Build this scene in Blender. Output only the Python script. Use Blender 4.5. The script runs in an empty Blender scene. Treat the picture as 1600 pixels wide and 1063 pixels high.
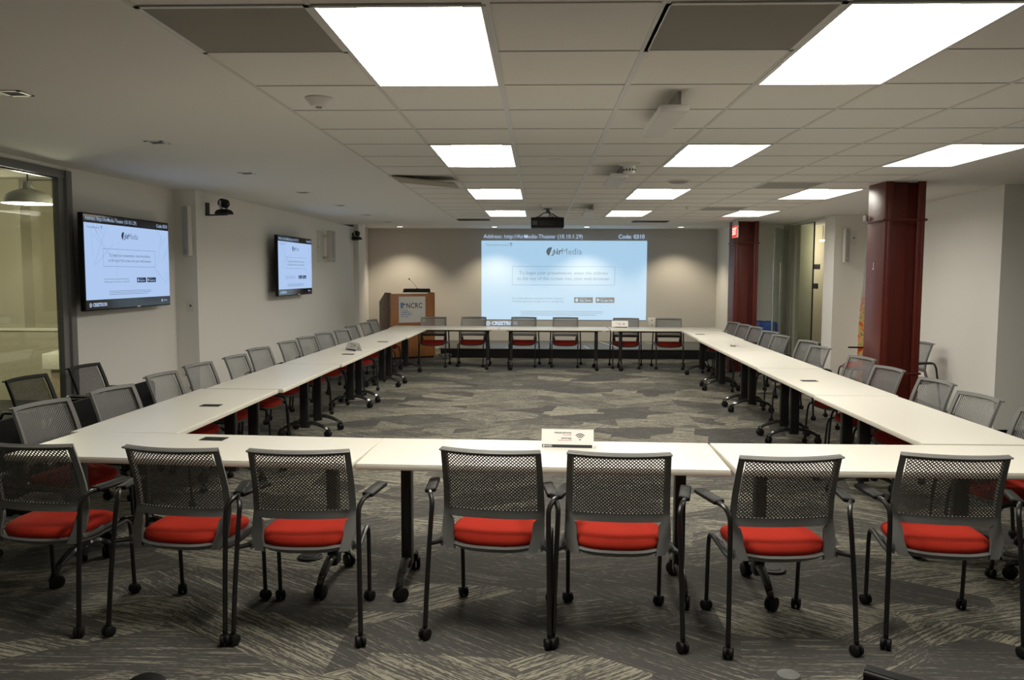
import bpy, bmesh, math, random
from mathutils import Vector, Matrix
from math import pi, sin, cos, radians as R_
random.seed(7)
SC = bpy.context.scene
COL = SC.collection

# ------------------------------------------------------------------ materials
MATS = {}
def mat(name, col=(.5, .5, .5), rough=.6, metal=0, emit=None, es=1, spec=.5, coat=0):
    if name in MATS: return MATS[name]
    m = bpy.data.materials.new(name); m.use_nodes = True
    b = m.node_tree.nodes['Principled BSDF']
    b.inputs['Base Color'].default_value = (*col, 1)
    b.inputs['Roughness'].default_value = rough
    b.inputs['Metallic'].default_value = metal
    b.inputs['Specular IOR Level'].default_value = spec
    if coat: b.inputs['Coat Weight'].default_value = coat
    if emit:
        b.inputs['Emission Color'].default_value = (*emit, 1)
        b.inputs['Emission Strength'].default_value = es
    MATS[name] = m
    return m
def N(m, t, **kw):
    n = m.node_tree.nodes.new(t)
    for k, v in kw.items(): setattr(n, k, v)
    return n
def L(m, a, b): m.node_tree.links.new(a, b)
def bump(m, scale, strength, dist=.002, stretch=(1, 1, 1)):
    b = m.node_tree.nodes['Principled BSDF']
    tc = N(m, 'ShaderNodeTexCoord'); mp = N(m, 'ShaderNodeMapping'); mp.inputs['Scale'].default_value = stretch
    nz = N(m, 'ShaderNodeTexNoise'); nz.inputs['Scale'].default_value = scale; nz.inputs['Detail'].default_value = 3
    bp = N(m, 'ShaderNodeBump'); bp.inputs['Strength'].default_value = strength; bp.inputs['Distance'].default_value = dist
    L(m, tc.outputs['Object'], mp.inputs[0]); L(m, mp.outputs[0], nz.inputs[0])
    L(m, nz.outputs[0], bp.inputs['Height']); L(m, bp.outputs[0], b.inputs['Normal'])
    return nz
def vary(m, c1, c2, scale, stretch=(1, 1, 1), detail=4):
    b = m.node_tree.nodes['Principled BSDF']
    tc = N(m, 'ShaderNodeTexCoord'); mp = N(m, 'ShaderNodeMapping'); mp.inputs['Scale'].default_value = stretch
    nz = N(m, 'ShaderNodeTexNoise'); nz.inputs['Scale'].default_value = scale; nz.inputs['Detail'].default_value = detail
    cr = N(m, 'ShaderNodeValToRGB')
    cr.color_ramp.elements[0].position = .3; cr.color_ramp.elements[0].color = (*c1, 1)
    cr.color_ramp.elements[1].position = .7; cr.color_ramp.elements[1].color = (*c2, 1)
    L(m, tc.outputs['Object'], mp.inputs[0]); L(m, mp.outputs[0], nz.inputs[0]); L(m, nz.outputs[0], cr.inputs[0])
    L(m, cr.outputs[0], b.inputs['Base Color'])

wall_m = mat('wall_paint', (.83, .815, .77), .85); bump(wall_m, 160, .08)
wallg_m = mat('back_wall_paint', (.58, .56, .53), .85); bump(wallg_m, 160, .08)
ceil_m = mat('ceiling_tile', (.62, .60, .56), .95)
vary(ceil_m, (.78, .76, .72), (.84, .82, .78), 220)
dry_m = mat('ceiling_drywall', (.80, .785, .75), .9)
gridw_m = mat('ceiling_bar_white', (.72, .72, .71), .5)
gridd_m = mat('ceiling_bar', (.66, .65, .61), .7)
base_m = mat('rubber_baseboard', (.09, .09, .09), .6)
lam_m = mat('white_laminate', (.80, .775, .70), .33, spec=.5); bump(lam_m, 60, .02)
edge_m = mat('table_edge', (.66, .63, .54), .45)
blk_m = mat('black_metal', (.012, .012, .012), .32, spec=.5)
blkp_m = mat('black_plastic', (.007, .007, .007), .55, spec=.3)
pol_m = mat('polished_black', (.02, .02, .02), .12, spec=.7)
grey_m = mat('grey_plastic', (.145, .145, .14), .5)
red_m = mat('red_fabric', (.40, .026, .013), .9, spec=.2); bump(red_m, 500, .3)
bfab_m = mat('black_fabric', (.012, .012, .013), .9, spec=.2); bump(bfab_m, 500, .3)
chrome_m = mat('brushed_steel', (.62, .62, .60), .28, metal=1)
white_m = mat('white_plastic', (.75, .74, .71), .45)
offw_m = mat('cream_paint', (.68, .66, .60), .6)
dark_m = mat('dark_grille', (.075, .07, .065), .8)
colr_m = mat('oxide_red_paint', (.11, .016, .010), .42, spec=.5)
vary(colr_m, (.095, .014, .009), (.13, .020, .012), 3, (1, 1, .3)); bump(colr_m, 12, .2, .004)
wood_m = mat('maple_veneer', (.42, .17, .05), .45)
vary(wood_m, (.36, .14, .04), (.46, .19, .06), 5, (6, 6, .6))
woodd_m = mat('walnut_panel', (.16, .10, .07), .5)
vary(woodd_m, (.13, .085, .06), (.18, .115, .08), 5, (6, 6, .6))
paper_m = mat('paper', (.80, .79, .75), .7)
ink_m = mat('black_ink', (.015, .015, .018), .6)
redink_m = mat('red_ink', (.55, .05, .05), .6)
blueink_m = mat('blue_ink', (.10, .25, .55), .6)
stage_m = mat('stage_top', (.085, .085, .08), .5)
stagef_m = mat('stage_skirt', (.010, .010, .010), .9)
bluebin_m = mat('blue_bin', (.012, .035, .16), .45)
bag_m = mat('bin_liner', (.05, .12, .42), .3)
warm_m = mat('corridor_wall', (.60, .56, .42), .85)
room_m = mat('next_room_wall', (.50, .46, .33), .85)
steel_m = mat('grey_frame', (.20, .20, .195), .5)
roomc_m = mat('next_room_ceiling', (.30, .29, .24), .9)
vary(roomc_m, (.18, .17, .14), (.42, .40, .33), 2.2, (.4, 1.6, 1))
shade_m = mat('pendant_enamel', (.30, .30, .27), .4)
tan_m = mat('tan_panel', (.40, .37, .29), .8)

def glass(name, tint=(1, 1, 1), refl=1.0):
    m = bpy.data.materials.new(name); m.use_nodes = True; nt = m.node_tree; nt.nodes.clear()
    o = N(m, 'ShaderNodeOutputMaterial'); mx = N(m, 'ShaderNodeMixShader'); tr = N(m, 'ShaderNodeBsdfTransparent')
    gl = N(m, 'ShaderNodeBsdfGlossy'); lw = N(m, 'ShaderNodeLayerWeight'); lw.inputs[0].default_value = .5
    gl.inputs['Roughness'].default_value = .02; tr.inputs[0].default_value = (*tint, 1)
    pw = N(m, 'ShaderNodeMath', operation='POWER'); pw.inputs[1].default_value = 5; L(m, lw.outputs['Facing'], pw.inputs[0])
    fr = N(m, 'ShaderNodeMath', operation='MULTIPLY_ADD'); fr.inputs[1].default_value = .8; fr.inputs[2].default_value = .04; L(m, pw.outputs[0], fr.inputs[0])
    L(m, fr.outputs[0], mx.inputs[0]); L(m, tr.outputs[0], mx.inputs[1]); L(m, gl.outputs[0], mx.inputs[2])
    L(m, mx.outputs[0], o.inputs[0]); return m
glass_m = glass('clear_glass', (.90, .94, .91))

def emis(name, c, s):
    m = bpy.data.materials.new(name); m.use_nodes = True; nt = m.node_tree; nt.nodes.clear()
    o = N(m, 'ShaderNodeOutputMaterial'); e = N(m, 'ShaderNodeEmission')
    e.inputs[0].default_value = (*c, 1); e.inputs[1].default_value = s
    L(m, e.outputs[0], o.inputs[0]); return m
LIGHT = 17.0
diff_m = emis('light_diffuser', (1, .95, .84), LIGHT)
diff2_m = emis('light_diffuser_middle', (1, .95, .84), 11.0); diff5_m = emis('light_diffuser_right', (1, .95, .84), 7.5)
lampw_m = emis('pendant_glow', (1, .95, .80), 10)
line_m = emis('linear_lamp', (1, .95, .75), 3)
down_m = emis('downlight_glow', (1, .95, .85), 5)
# screens
scr_m = mat('projected_light', (.50, .49, .46), .8, emit=(.42, .72, 1.0), es=.36)
scrt_m = mat('projected_text', (.50, .49, .46), .8, emit=(.50, .70, 1.0), es=.30)
scrg_m = mat('projected_grey', (.45, .45, .45), .8, emit=(.45, .56, .68), es=.05)
scrl_m = mat('projected_grey_soft', (.40, .40, .40), .8, emit=(.42, .62, .82), es=.13)
tvs_m = emis('tv_picture', (.44, .60, .90), .46)
tvt_m = emis('tv_text', (.55, .72, 1), .30)
tvd_m = mat('tv_dark', (.006, .006, .009), .08)
tvg_m = emis('tv_grey', (.30, .40, .60), .18)
tvl_m = emis('tv_lines', (.38, .52, .82), .40)
tvb_m = emis('tv_badge', (.02, .03, .05), .6)
exit_m = emis('exit_red', (1, .05, .03), .75)
exitw_m = emis('exit_letters', (1, .75, .65), 1.0)

# carpet
def carpet():
    m = bpy.data.materials.new('carpet_tiles'); m.use_nodes = True
    b = m.node_tree.nodes['Principled BSDF']; b.inputs['Roughness'].default_value = .95; b.inputs['Specular IOR Level'].default_value = .15
    tc = N(m, 'ShaderNodeTexCoord')
    def math_(op, a, bb=None, c=None):
        n = N(m, 'ShaderNodeMath', operation=op)
        for i, v in enumerate((a, bb, c)):
            if v is None: continue
            if isinstance(v, (int, float)): n.inputs[i].default_value = v
            else: L(m, v, n.inputs[i])
        return n.outputs[0]
    sep = N(m, 'ShaderNodeSeparateXYZ'); L(m, tc.outputs['Object'], sep.inputs[0])
    X, Y = sep.outputs[0], sep.outputs[1]
    # long planks laid in shifted columns: column index from x, edges skewed into chevrons
    cw, pl = .90, .44
    tri = math_('PINGPONG', X, cw)                     # zig-zag across two columns
    yy = math_('ADD', Y, math_('MULTIPLY', tri, .62))
    ci = math_('FLOOR', math_('DIVIDE', X, cw))
    ri = math_('FLOOR', math_('DIVIDE', math_('ADD', yy, math_('MULTIPLY', ci, .37)), pl))
    cmb = N(m, 'ShaderNodeCombineXYZ'); L(m, ci, cmb.inputs[0]); L(m, ri, cmb.inputs[1])
    wn = N(m, 'ShaderNodeTexWhiteNoise', noise_dimensions='2D'); L(m, cmb.outputs[0], wn.inputs[0])
    # second, offset partition so the zones become irregular polygons
    vo = N(m, 'ShaderNodeTexVoronoi', voronoi_dimensions='2D', distance='MANHATTAN')
    vo.inputs['Scale'].default_value = 1.0
    mv = N(m, 'ShaderNodeMapping'); mv.inputs['Scale'].default_value = (1.25, 2.3, 1); mv.inputs['Rotation'].default_value = (0, 0, .12); L(m, tc.outputs['Object'], mv.inputs[0]); L(m, mv.outputs[0], vo.inputs['Vector'])
    vs = N(m, 'ShaderNodeSeparateColor'); L(m, vo.outputs['Color'], vs.inputs[0])
    ws = N(m, 'ShaderNodeSeparateColor'); L(m, wn.outputs['Color'], ws.inputs[0])
    pick = math_('GREATER_THAN', vs.outputs[2], .5)
    def mix(a, bb): # pick? a : bb
        return math_('ADD', math_('MULTIPLY', a, pick), math_('MULTIPLY', bb, math_('SUBTRACT', 1, pick)))
    r1 = mix(vs.outputs[0], ws.outputs[0]); r2 = mix(vs.outputs[1], ws.outputs[1])
    # direction: one of about five angles between -40 and 40 degrees
    ang = math_('MULTIPLY', math_('SUBTRACT', math_('FLOOR', math_('MULTIPLY', r1, 4.99)), 2), .33)
    rot = N(m, 'ShaderNodeVectorRotate', rotation_type='Z_AXIS'); L(m, tc.outputs['Object'], rot.inputs['Vector']); L(m, ang, rot.inputs['Angle'])
    def streak(sx, sy, det):
        mp = N(m, 'ShaderNodeMapping'); mp.inputs['Scale'].default_value = (sx, sy, 1); L(m, rot.outputs[0], mp.inputs[0])
        nz = N(m, 'ShaderNodeTexNoise', noise_dimensions='2D'); nz.inputs['Scale'].default_value = 1; nz.inputs['Detail'].default_value = det
        nz.inputs['Roughness'].default_value = .6
        L(m, mp.outputs[0], nz.inputs[0]); return nz.outputs[0]
    s1 = streak(2.6, 72, 3); s2 = streak(22, 220, 2)
    s = math_('ADD', math_('MULTIPLY', s1, .62), math_('MULTIPLY', s2, .38))
    mr = N(m, 'ShaderNodeMapRange', interpolation_type='SMOOTHSTEP'); L(m, s, mr.inputs[0])
    thr = math_('SUBTRACT', .58, math_('MULTIPLY', r2, .12))
    L(m, thr, mr.inputs[1]); L(m, math_('ADD', thr, .075), mr.inputs[2])
    amt = math_('ADD', .40, math_('MULTIPLY', r2, .45))
    f = math_('MULTIPLY', mr.outputs[0], amt)
    cr = N(m, 'ShaderNodeMix', data_type='RGBA'); L(m, f, cr.inputs[0])
    d = N(m, 'ShaderNodeMix', data_type='RGBA'); L(m, r2, d.inputs[0])
    d.inputs[6].default_value = (.064, .061, .058, 1); d.inputs[7].default_value = (.088, .084, .076, 1)
    L(m, d.outputs[2], cr.inputs[6]); cr.inputs[7].default_value = (.36, .34, .26, 1)
    L(m, cr.outputs[2], b.inputs['Base Color'])
    bp = N(m, 'ShaderNodeBump'); bp.inputs['Strength'].default_value = .25; bp.inputs['Distance'].default_value = .004
    L(m, s2, bp.inputs['Height']); L(m, bp.outputs[0], b.inputs['Normal'])
    return m
carpet_m = carpet()

# ------------------------------------------------------------------ mesh helpers
def new(): return bmesh.new()
def merge(dst, src, M=None):
    if M is not None: bmesh.ops.transform(src, matrix=M, verts=src.verts)
    me = bpy.data.meshes.new('tmp'); src.to_mesh(me); src.free(); dst.from_mesh(me); bpy.data.meshes.remove(me)
    return dst
def box(bm, x0, x1, y0, y1, z0, z1, bev=0, seg=2, M=None):
    t = bmesh.new(); bmesh.ops.create_cube(t, size=1)
    for v in t.verts:
        v.co = Vector((x0 + (v.co.x + .5) * (x1 - x0), y0 + (v.co.y + .5) * (y1 - y0), z0 + (v.co.z + .5) * (z1 - z0)))
    if bev: bmesh.ops.bevel(t, geom=list(t.edges), offset=bev, segments=seg, affect='EDGES', profile=.5)
    return merge(bm, t, M)
def smooth_path(pts, sub=6):
    P = [Vector(p) for p in pts]; out = []
    for i in range(len(P) - 1):
        p0 = P[max(i - 1, 0)]; p1 = P[i]; p2 = P[i + 1]; p3 = P[min(i + 2, len(P) - 1)]
        for k in range(sub):
            t = k / sub
            out.append(.5 * ((2 * p1) + (-p0 + p2) * t + (2 * p0 - 5 * p1 + 4 * p2 - p3) * t * t + (-p0 + 3 * p1 - 3 * p2 + p3) * t ** 3))
    out.append(P[-1]); return out
def tube(bm, pts, r, n=8, sub=0, sec=None):
    P = smooth_path(pts, sub) if sub else [Vector(p) for p in pts]
    rs = r if isinstance(r, (list, tuple)) else [r] * len(P)
    if len(rs) != len(P): rs = [rs[0] + (rs[-1] - rs[0]) * i / (len(P) - 1) for i in range(len(P))]
    rings = []; up = None
    for i, p in enumerate(P):
        t = (P[min(i + 1, len(P) - 1)] - P[max(i - 1, 0)]).normalized()
        if up is None: up = Vector((0, 0, 1)) if abs(t.z) < .9 else Vector((1, 0, 0))
        a = t.cross(up).normalized(); b = a.cross(t).normalized(); up = b
        sx, sy = sec or (1, 1)
        rings.append([bm.verts.new(p + a * rs[i] * cos(2 * pi * k / n) * sx + b * rs[i] * sin(2 * pi * k / n) * sy) for k in range(n)])
    for A, B in zip(rings, rings[1:]):
        for k in range(n): bm.faces.new((A[k], A[(k + 1) % n], B[(k + 1) % n], B[k]))
    bm.faces.new(rings[0][::-1]); bm.faces.new(rings[-1]); return bm
def lathe(bm, prof, n=20, M=None, cap=True):
    t = bmesh.new(); rings = []
    for r, z in prof: rings.append([t.verts.new((r * cos(2 * pi * k / n), r * sin(2 * pi * k / n), z)) for k in range(n)])
    for A, B in zip(rings, rings[1:]):
        for k in range(n): t.faces.new((A[k], A[(k + 1) % n], B[(k + 1) % n], B[k]))
    if cap:
        if prof[0][0] > 1e-5: t.faces.new(rings[0][::-1])
        if prof[-1][0] > 1e-5: t.faces.new(rings[-1])
    bmesh.ops.remove_doubles(t, verts=t.verts, dist=1e-6)
    return merge(bm, t, M)
def prism(bm, poly, z0, z1, M=None, bev=0):
    t = bmesh.new(); a = [t.verts.new((x, y, z0)) for x, y in poly]; b = [t.verts.new((x, y, z1)) for x, y in poly]
    n = len(poly); t.faces.new(a[::-1]); t.faces.new(b)
    for k in range(n): t.faces.new((a[k], a[(k + 1) % n], b[(k + 1) % n], b[k]))
    bmesh.ops.recalc_face_normals(t, faces=t.faces)
    if bev: bmesh.ops.bevel(t, geom=list(t.edges), offset=bev, segments=2, affect='EDGES', profile=.5)
    return merge(bm, t, M)
def obj(name, bm, m, parent=None, label=None, smooth=35, recalc=True):
    if recalc: bmesh.ops.recalc_face_normals(bm, faces=bm.faces)
    lim = radians_ = R_(smooth)
    for f in bm.faces: f.smooth = True
    for e in bm.edges:
        e.smooth = len(e.link_faces) == 2 and e.calc_face_angle(0) < lim
    me = bpy.data.meshes.new(name); bm.to_mesh(me); bm.free()
    for mm in (m if isinstance(m, (list, tuple)) else [m]): me.materials.append(mm)
    o = bpy.data.objects.new(name, me); COL.objects.link(o)
    if parent: o.parent = parent
    if label: o['label'] = label
    return o
def struct(name, bm, m, parent=None):
    o = obj(name, bm, m, parent)
    if not parent: o['kind'] = 'structure'
    return o
def tag(o, label, cat, group=None):
    o['label'] = label; o['category'] = cat
    if group: o['group'] = group
    return o
def thing(name, label, cat, loc=(0, 0, 0), rz=0, group=None):
    o = bpy.data.objects.new(name, None); COL.objects.link(o); o.empty_display_size = .1
    o.location = loc; o.rotation_euler = (0, 0, rz)
    return tag(o, label, cat, group)
def dup(root, loc, rz, label, group=None):
    def cp(o, par):
        c = o.copy(); COL.objects.link(c); c.parent = par
        for ch in list(o.children): cp(ch, c)
        return c
    r = cp(root, None); r.location = loc; r.rotation_euler = (0, 0, rz); r['label'] = label
    if group: r['group'] = group
    return r
def text_bm(bm, s, size, x, y, align='LEFT', z=0, offset=0, sx=1, M=None, space=1):
    cu = bpy.data.curves.new('t', 'FONT'); cu.body = s; cu.size = size; cu.align_x = align; cu.align_y = 'CENTER'
    cu.offset = offset; cu.fill_mode = 'BOTH'; cu.resolution_u = 2; cu.space_character = space
    o = bpy.data.objects.new('t', cu); COL.objects.link(o)
    bpy.context.view_layer.update()
    dg = bpy.context.evaluated_depsgraph_get()
    me = bpy.data.meshes.new_from_object(o.evaluated_get(dg))
    t = bmesh.new(); t.from_mesh(me)
    bpy.data.objects.remove(o); bpy.data.curves.remove(cu); bpy.data.meshes.remove(me)
    for v in t.verts: v.co = Vector((v.co.x * sx + x, v.co.y + y, z))
    return merge(bm, t, M)
def rect(bm, x0, x1, y0, y1, z=0):
    v = [bm.verts.new(p) for p in ((x0, y0, z), (x1, y0, z), (x1, y1, z), (x0, y1, z))]; bm.faces.new(v); return bm
def seg2(bm, x0, y0, x1, y1, w, z=0):
    d = Vector((x1 - x0, y1 - y0)); n = Vector((-d.y, d.x)).normalized() * w / 2
    v = [bm.verts.new((p[0], p[1], z)) for p in ((x0 + n.x, y0 + n.y), (x0 - n.x, y0 - n.y), (x1 - n.x, y1 - n.y), (x1 + n.x, y1 + n.y))]
    bm.faces.new(v); return bm
def arc(bm, cx, cy, r0, r1, a0, a1, z=0, n=14):
    A = [bm.verts.new((cx + r0 * cos(a0 + (a1 - a0) * k / n), cy + r0 * sin(a0 + (a1 - a0) * k / n), z)) for k in range(n + 1)]
    B = [bm.verts.new((cx + r1 * cos(a0 + (a1 - a0) * k / n), cy + r1 * sin(a0 + (a1 - a0) * k / n), z)) for k in range(n + 1)]
    for k in range(n): bm.faces.new((A[k], B[k], B[k + 1], A[k + 1]))
    return bm
def flat(name, bm, m, parent, M):
    bmesh.ops.transform(bm, matrix=M, verts=bm.verts)
    return obj(name, bm, m, parent, recalc=False)
def frameM(origin, xdir, ydir):
    x = Vector(xdir).normalized(); y = Vector(ydir).normalized(); z = x.cross(y)
    M = Matrix((x, y, z)).transposed().to_4x4(); M.translation = Vector(origin); return M

# ------------------------------------------------------------------ camera
HC = 1.69; F_PX = 1288
pitch, yaw, roll = .0802, .032, .0035
Fv = Vector((-sin(yaw) * cos(pitch), cos(yaw) * cos(pitch), -sin(pitch))); Rv = Vector((cos(yaw), sin(yaw), 0)); Uv = Rv.cross(Fv)
Rr = Rv * cos(roll) + Uv * sin(roll); Ur = Uv * cos(roll) - Rv * sin(roll)
cd = bpy.data.cameras.new('camera'); cam = bpy.data.objects.new('camera', cd); COL.objects.link(cam)
cd.sensor_width = 36; cd.lens = F_PX / 1600 * 36; cd.clip_start = .05
cm = Matrix((Rr, Ur, -Fv)).transposed().to_4x4(); cm.translation = (0, 0, HC); cam.matrix_world = cm
SC.camera = cam

# ------------------------------------------------------------------ room shell
CZ = 2.608; W = .6096; GX = -.185; GY = 4.10
bm = new(); box(bm, -10, 9, -4, 23, -.1, 0); struct('floor', bm, carpet_m)
LIGHTS = [(-1, -2), (-1, 3), (-1, 8), (-1, 13), (2, -2), (2, 3), (2, 8), (2, 13), (5, -2), (5, 3), (5, 8), (5, 13)]
holes = {(i, j + k) for i, j in LIGHTS for k in (0, 1)}
# tiled ceiling: cells of the grid, left open where a troffer sits
bm = new()
for i in range(-2, 6):
    for j in range(-8, 16):
        if (i, j) in holes: continue
        rect(bm, GX + i * W, GX + (i + 1) * W, GY + j * W, GY + (j + 1) * W, CZ)
ce = struct('ceiling', bm, ceil_m)
bm = new()
xl, xr, y0, y1 = GX - 2 * W, GX + 6 * W, GY - 8 * W, GY + 16 * W
rect(bm, -4.4, xl, -4, 15.6, CZ); rect(bm, xr, 9, -4, 15.6, CZ); rect(bm, xl, xr, -4, y0, CZ); rect(bm, xl, xr, y1, 15.6, CZ)
struct('ceiling', bm, dry_m)
bm = new(); rect(bm, -4.4, 5.2, 15.6, 18.7, 2.69); box(bm, -4.4, 5.2, 15.6, 15.61, CZ, 2.70); struct('ceiling', bm, dry_m)
# exposed bars of the suspended grid
bm = new()
for i in (0, 1):
    box(bm, GX + i * W - .014, GX + i * W + .014, y0, y1, CZ - .006, CZ + .02)
struct('trim_1', bm, gridw_m)  # these two bars are paler: projector light on them put into the colour
bm = new()
for i in (-2, -1, 2, 3, 4, 5, 6):
    box(bm, GX + i * W - .010, GX + i * W + .010, y0, y1, CZ - .003, CZ + .02)
struct('trim_2', bm, gridd_m)
bm = new()
for j in range(-8, 17):
    for i in range(-2, 6):
        if (i, j) in holes and (i, j - 1) in holes: continue
        box(bm, GX + i * W, GX + (i + 1) * W, GY + j * W - .005, GY + j * W + .005, CZ - .0025, CZ + .02)
struct('trim_3', bm, mat('ceiling_shadow_gap', (.42, .41, .39), .8))  # darker than the tiles: shadow gap put into the bar colour

def wall_poly(name, poly, z0=0, z1=CZ, m=wall_m):
    bm = new(); prism(bm, poly, z0, z1); return struct(name, bm, m)
# left: glass front, recess with the first screen, projecting wall, pilaster
wall_poly('wall_left', [(-4.155, 7.23), (-4.065, 9.13), (-4.065, 9.2), (-4.4, 9.2), (-4.22, 7.23)])
wall_poly('wall_left', [(-3.815, 9.13), (-3.70, 16.45), (-3.70, 17.4), (-4.4, 17.4), (-4.4, 9.13)])
wall_poly('wall_left', [(-3.60, 16.46), (-3.60, 17.1), (-3.705, 17.1), (-3.705, 16.46)], z1=2.69)
wall_poly('wall_left', [(-3.83, 17.1), (-3.83, 18.6), (-4.3, 18.6), (-4.3, 17.1)], z1=2.70)
wall_poly('wall_left', [(-4.155, -4), (-4.155, 3.0), (-4.3, 3.0), (-4.3, -4)])
wall_poly('wall_left', [(-4.15, 3.0), (-4.15, 7.23), (-4.3, 7.23), (-4.3, 3.0)], z0=2.575)
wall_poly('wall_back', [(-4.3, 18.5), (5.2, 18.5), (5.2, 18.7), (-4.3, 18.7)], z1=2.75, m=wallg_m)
wall_poly('wall_front', [(-10, -4), (9, -4), (9, -4.2), (-10, -4.2)], z1=3.1)
# right: angled wall, wall stub with speaker, wall behind the far column
wall_poly('wall_right', [(4.70, 8.58), (5.12, 12.87), (5.3, 12.87), (4.92, 8.78), (9, 8.78), (9, 8.58)])
wall_poly('wall_right', [(4.53, 12.87), (5.25, 12.87), (5.25, 13.32), (4.53, 13.32)])
wall_poly('wall_right', [(3.70, 15.5), (4.60, 15.5), (4.60, 15.65), (3.70, 15.65)], z1=2.7)
wall_poly('wall_right', [(3.95, 15.65), (4.10, 15.65), (4.10, 18.6), (3.95, 18.6)], z1=2.7)
wall_poly('wall_right', [(9, -4), (9.15, -4), (9.15, 8.7), (9, 8.7)])
# corridor behind the right glass
wall_poly('wall_corridor', [(6.55, 12.87), (6.7, 12.87), (6.7, 23), (6.55, 23)], z1=3.0, m=warm_m)
wall_poly('wall_corridor', [(5.25, 12.7), (6.7, 12.7), (6.7, 12.87), (5.25, 12.87)], z1=3.0, m=warm_m)
wall_poly('wall_corridor', [(4.0, 23), (6.7, 23), (6.7, 23.15), (4.0, 23.15)], z1=3.0)
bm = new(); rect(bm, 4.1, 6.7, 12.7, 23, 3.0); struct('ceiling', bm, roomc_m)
wall_poly('wall_corridor', [(4.60, 13.32), (4.72, 13.32), (4.72, 18.7), (4.60, 18.7)], z0=2.58, z1=3.0)
# next room behind the left glass
wall_poly('wall_next_room', [(-10, 11.8), (-4.4, 11.8), (-4.4, 11.95), (-10, 11.95)], z1=3.2, m=room_m)
wall_poly('wall_next_room', [(-10, -4), (-10.15, -4), (-10.15, 12), (-10, 12)], z1=3.2, m=room_m)
wall_poly('wall_next_room', [(-7.95, 11.55), (-7.35, 11.55), (-7.35, 11.8), (-7.95, 11.8)], z1=3.0, m=mat('next_room_pier', (.62, .58, .44), .85))
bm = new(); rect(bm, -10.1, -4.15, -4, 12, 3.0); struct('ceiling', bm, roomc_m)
bm = new()
for y in (5.0, 7.2, 9.4): box(bm, -10, -4.32, y, y + .22, 2.78, 3.0)
tube(bm, [(-9.5, 6.4, 2.86), (-4.5, 6.5, 2.86)], .05); tube(bm, [(-9.5, 8.6, 2.8), (-4.5, 8.3, 2.8)], .07)
struct('trim_4', bm, roomc_m)
# baseboards
def baseb(name, pts, off=.012, h=.10):
    bm = new()
    for (a, b) in zip(pts, pts[1:]):
        a, b = Vector(a), Vector(b); d = (b - a).normalized(); n = Vector((-d.y, d.x)) * off
        prism(bm, [(a.x, a.y), (b.x, b.y), (b.x + n.x, b.y + n.y), (a.x + n.x, a.y + n.y)], 0, h)
    return struct(name, bm, base_m)
baseb('baseboard_left', [(-3.70, 16.45), (-3.815, 9.13), (-4.065, 9.13), (-4.155, 7.25)])
baseb('baseboard_right', [(9, 8.58), (4.70, 8.58), (5.12, 12.87), (4.53, 12.87), (4.53, 13.32)][::-1], off=-.012 * -1)
baseb('baseboard_right', [(6.55, 12.9), (6.55, 22.9)])
baseb('baseboard_next_room', [(-4.45, 11.8), (-9.9, 11.8)])

# left glass front
bm = new()
box(bm, -4.20, -4.145, 7.06, 7.145, 0, 2.52); box(bm, -4.20, -4.12, 7.145, 7.23, 0, 2.575, .004)
box(bm, -4.21, -4.14, 3.0, 7.15, 2.505, 2.575, .004); box(bm, -4.21, -4.14, 3.0, 7.15, 0, .06, .004)
wf = struct('window_1', bm, steel_m)
bm = new(); box(bm, -4.175, -4.165, 3.0, 5.62, .05, 2.51); box(bm, -4.175, -4.165, 5.63, 7.08, .05, 2.51)
struct('window_glass', bm, glass_m, wf)
bm = new(); box(bm, -4.18, -4.16, 5.618, 5.632, .05, 2.51); box(bm, -4.185, -4.155, 3.0, 7.08, 2.492, 2.506); struct('window_gasket', bm, blk_m, wf)
# right glass front
bm = new()
box(bm, 4.52, 4.62, 15.36, 15.50, 0, 2.58, .004); box(bm, 4.60, 4.70, 15.06, 15.20, 0, 2.58, .004)
box(bm, 4.585, 4.66, 15.2, 15.36, 0, 2.58)
wf2 = struct('window_2', bm, mat('cream_metal', (.50, .49, .42), .5))
bm = new(); box(bm, 4.635, 4.645, 14.16, 15.06, .02, 2.58); struct('window_glass', bm, glass_m, wf2)
bm = new(); box(bm, 4.63, 4.65, 14.14, 14.16, 0, 2.58); box(bm, 4.63, 4.65, 14.15, 15.06, 2.575, 2.59); struct('window_gasket', bm, blk_m, wf2)
bm = new(); box(bm, 4.60, 4.66, 13.32, 13.42, 2.50, 2.59); struct('door_closer', bm, blk_m, wf2)
# open glass door, hinged on the post, swung into the room
hx, hy = 4.56, 15.33; ex, ey = 4.06, 14.45
dvec = Vector((ex - hx, ey - hy, 0)); dl = dvec.length; da = math.atan2(dvec.y, dvec.x)
bm = new(); box(bm, 0, dl, -.005, .005, .02, 2.5)
dr = struct('door_1', bm, glass_m); dr.location = (hx, hy, 0); dr.rotation_euler = (0, 0, da)
bm = new()
for s in (-.06, .06):
    tube(bm, [(dl - .22, s, .45), (dl - .22, s, 1.9)], .016, 10)
    for z in (.6, 1.72): tube(bm, [(dl - .22, 0, z), (dl - .22, s, z)], .010, 8)
struct('door_handle', bm, chrome_m, dr)
bm = new(); box(bm, 0, dl, -.02, .02, .0, .09); struct('door_rail', bm, chrome_m, dr)
bm = new(); box(bm, dl - .006, dl, -.006, .006, .09, 2.5); struct('door_edge', bm, mat('glass_edge', (.45, .55, .5), .3), dr)

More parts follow.
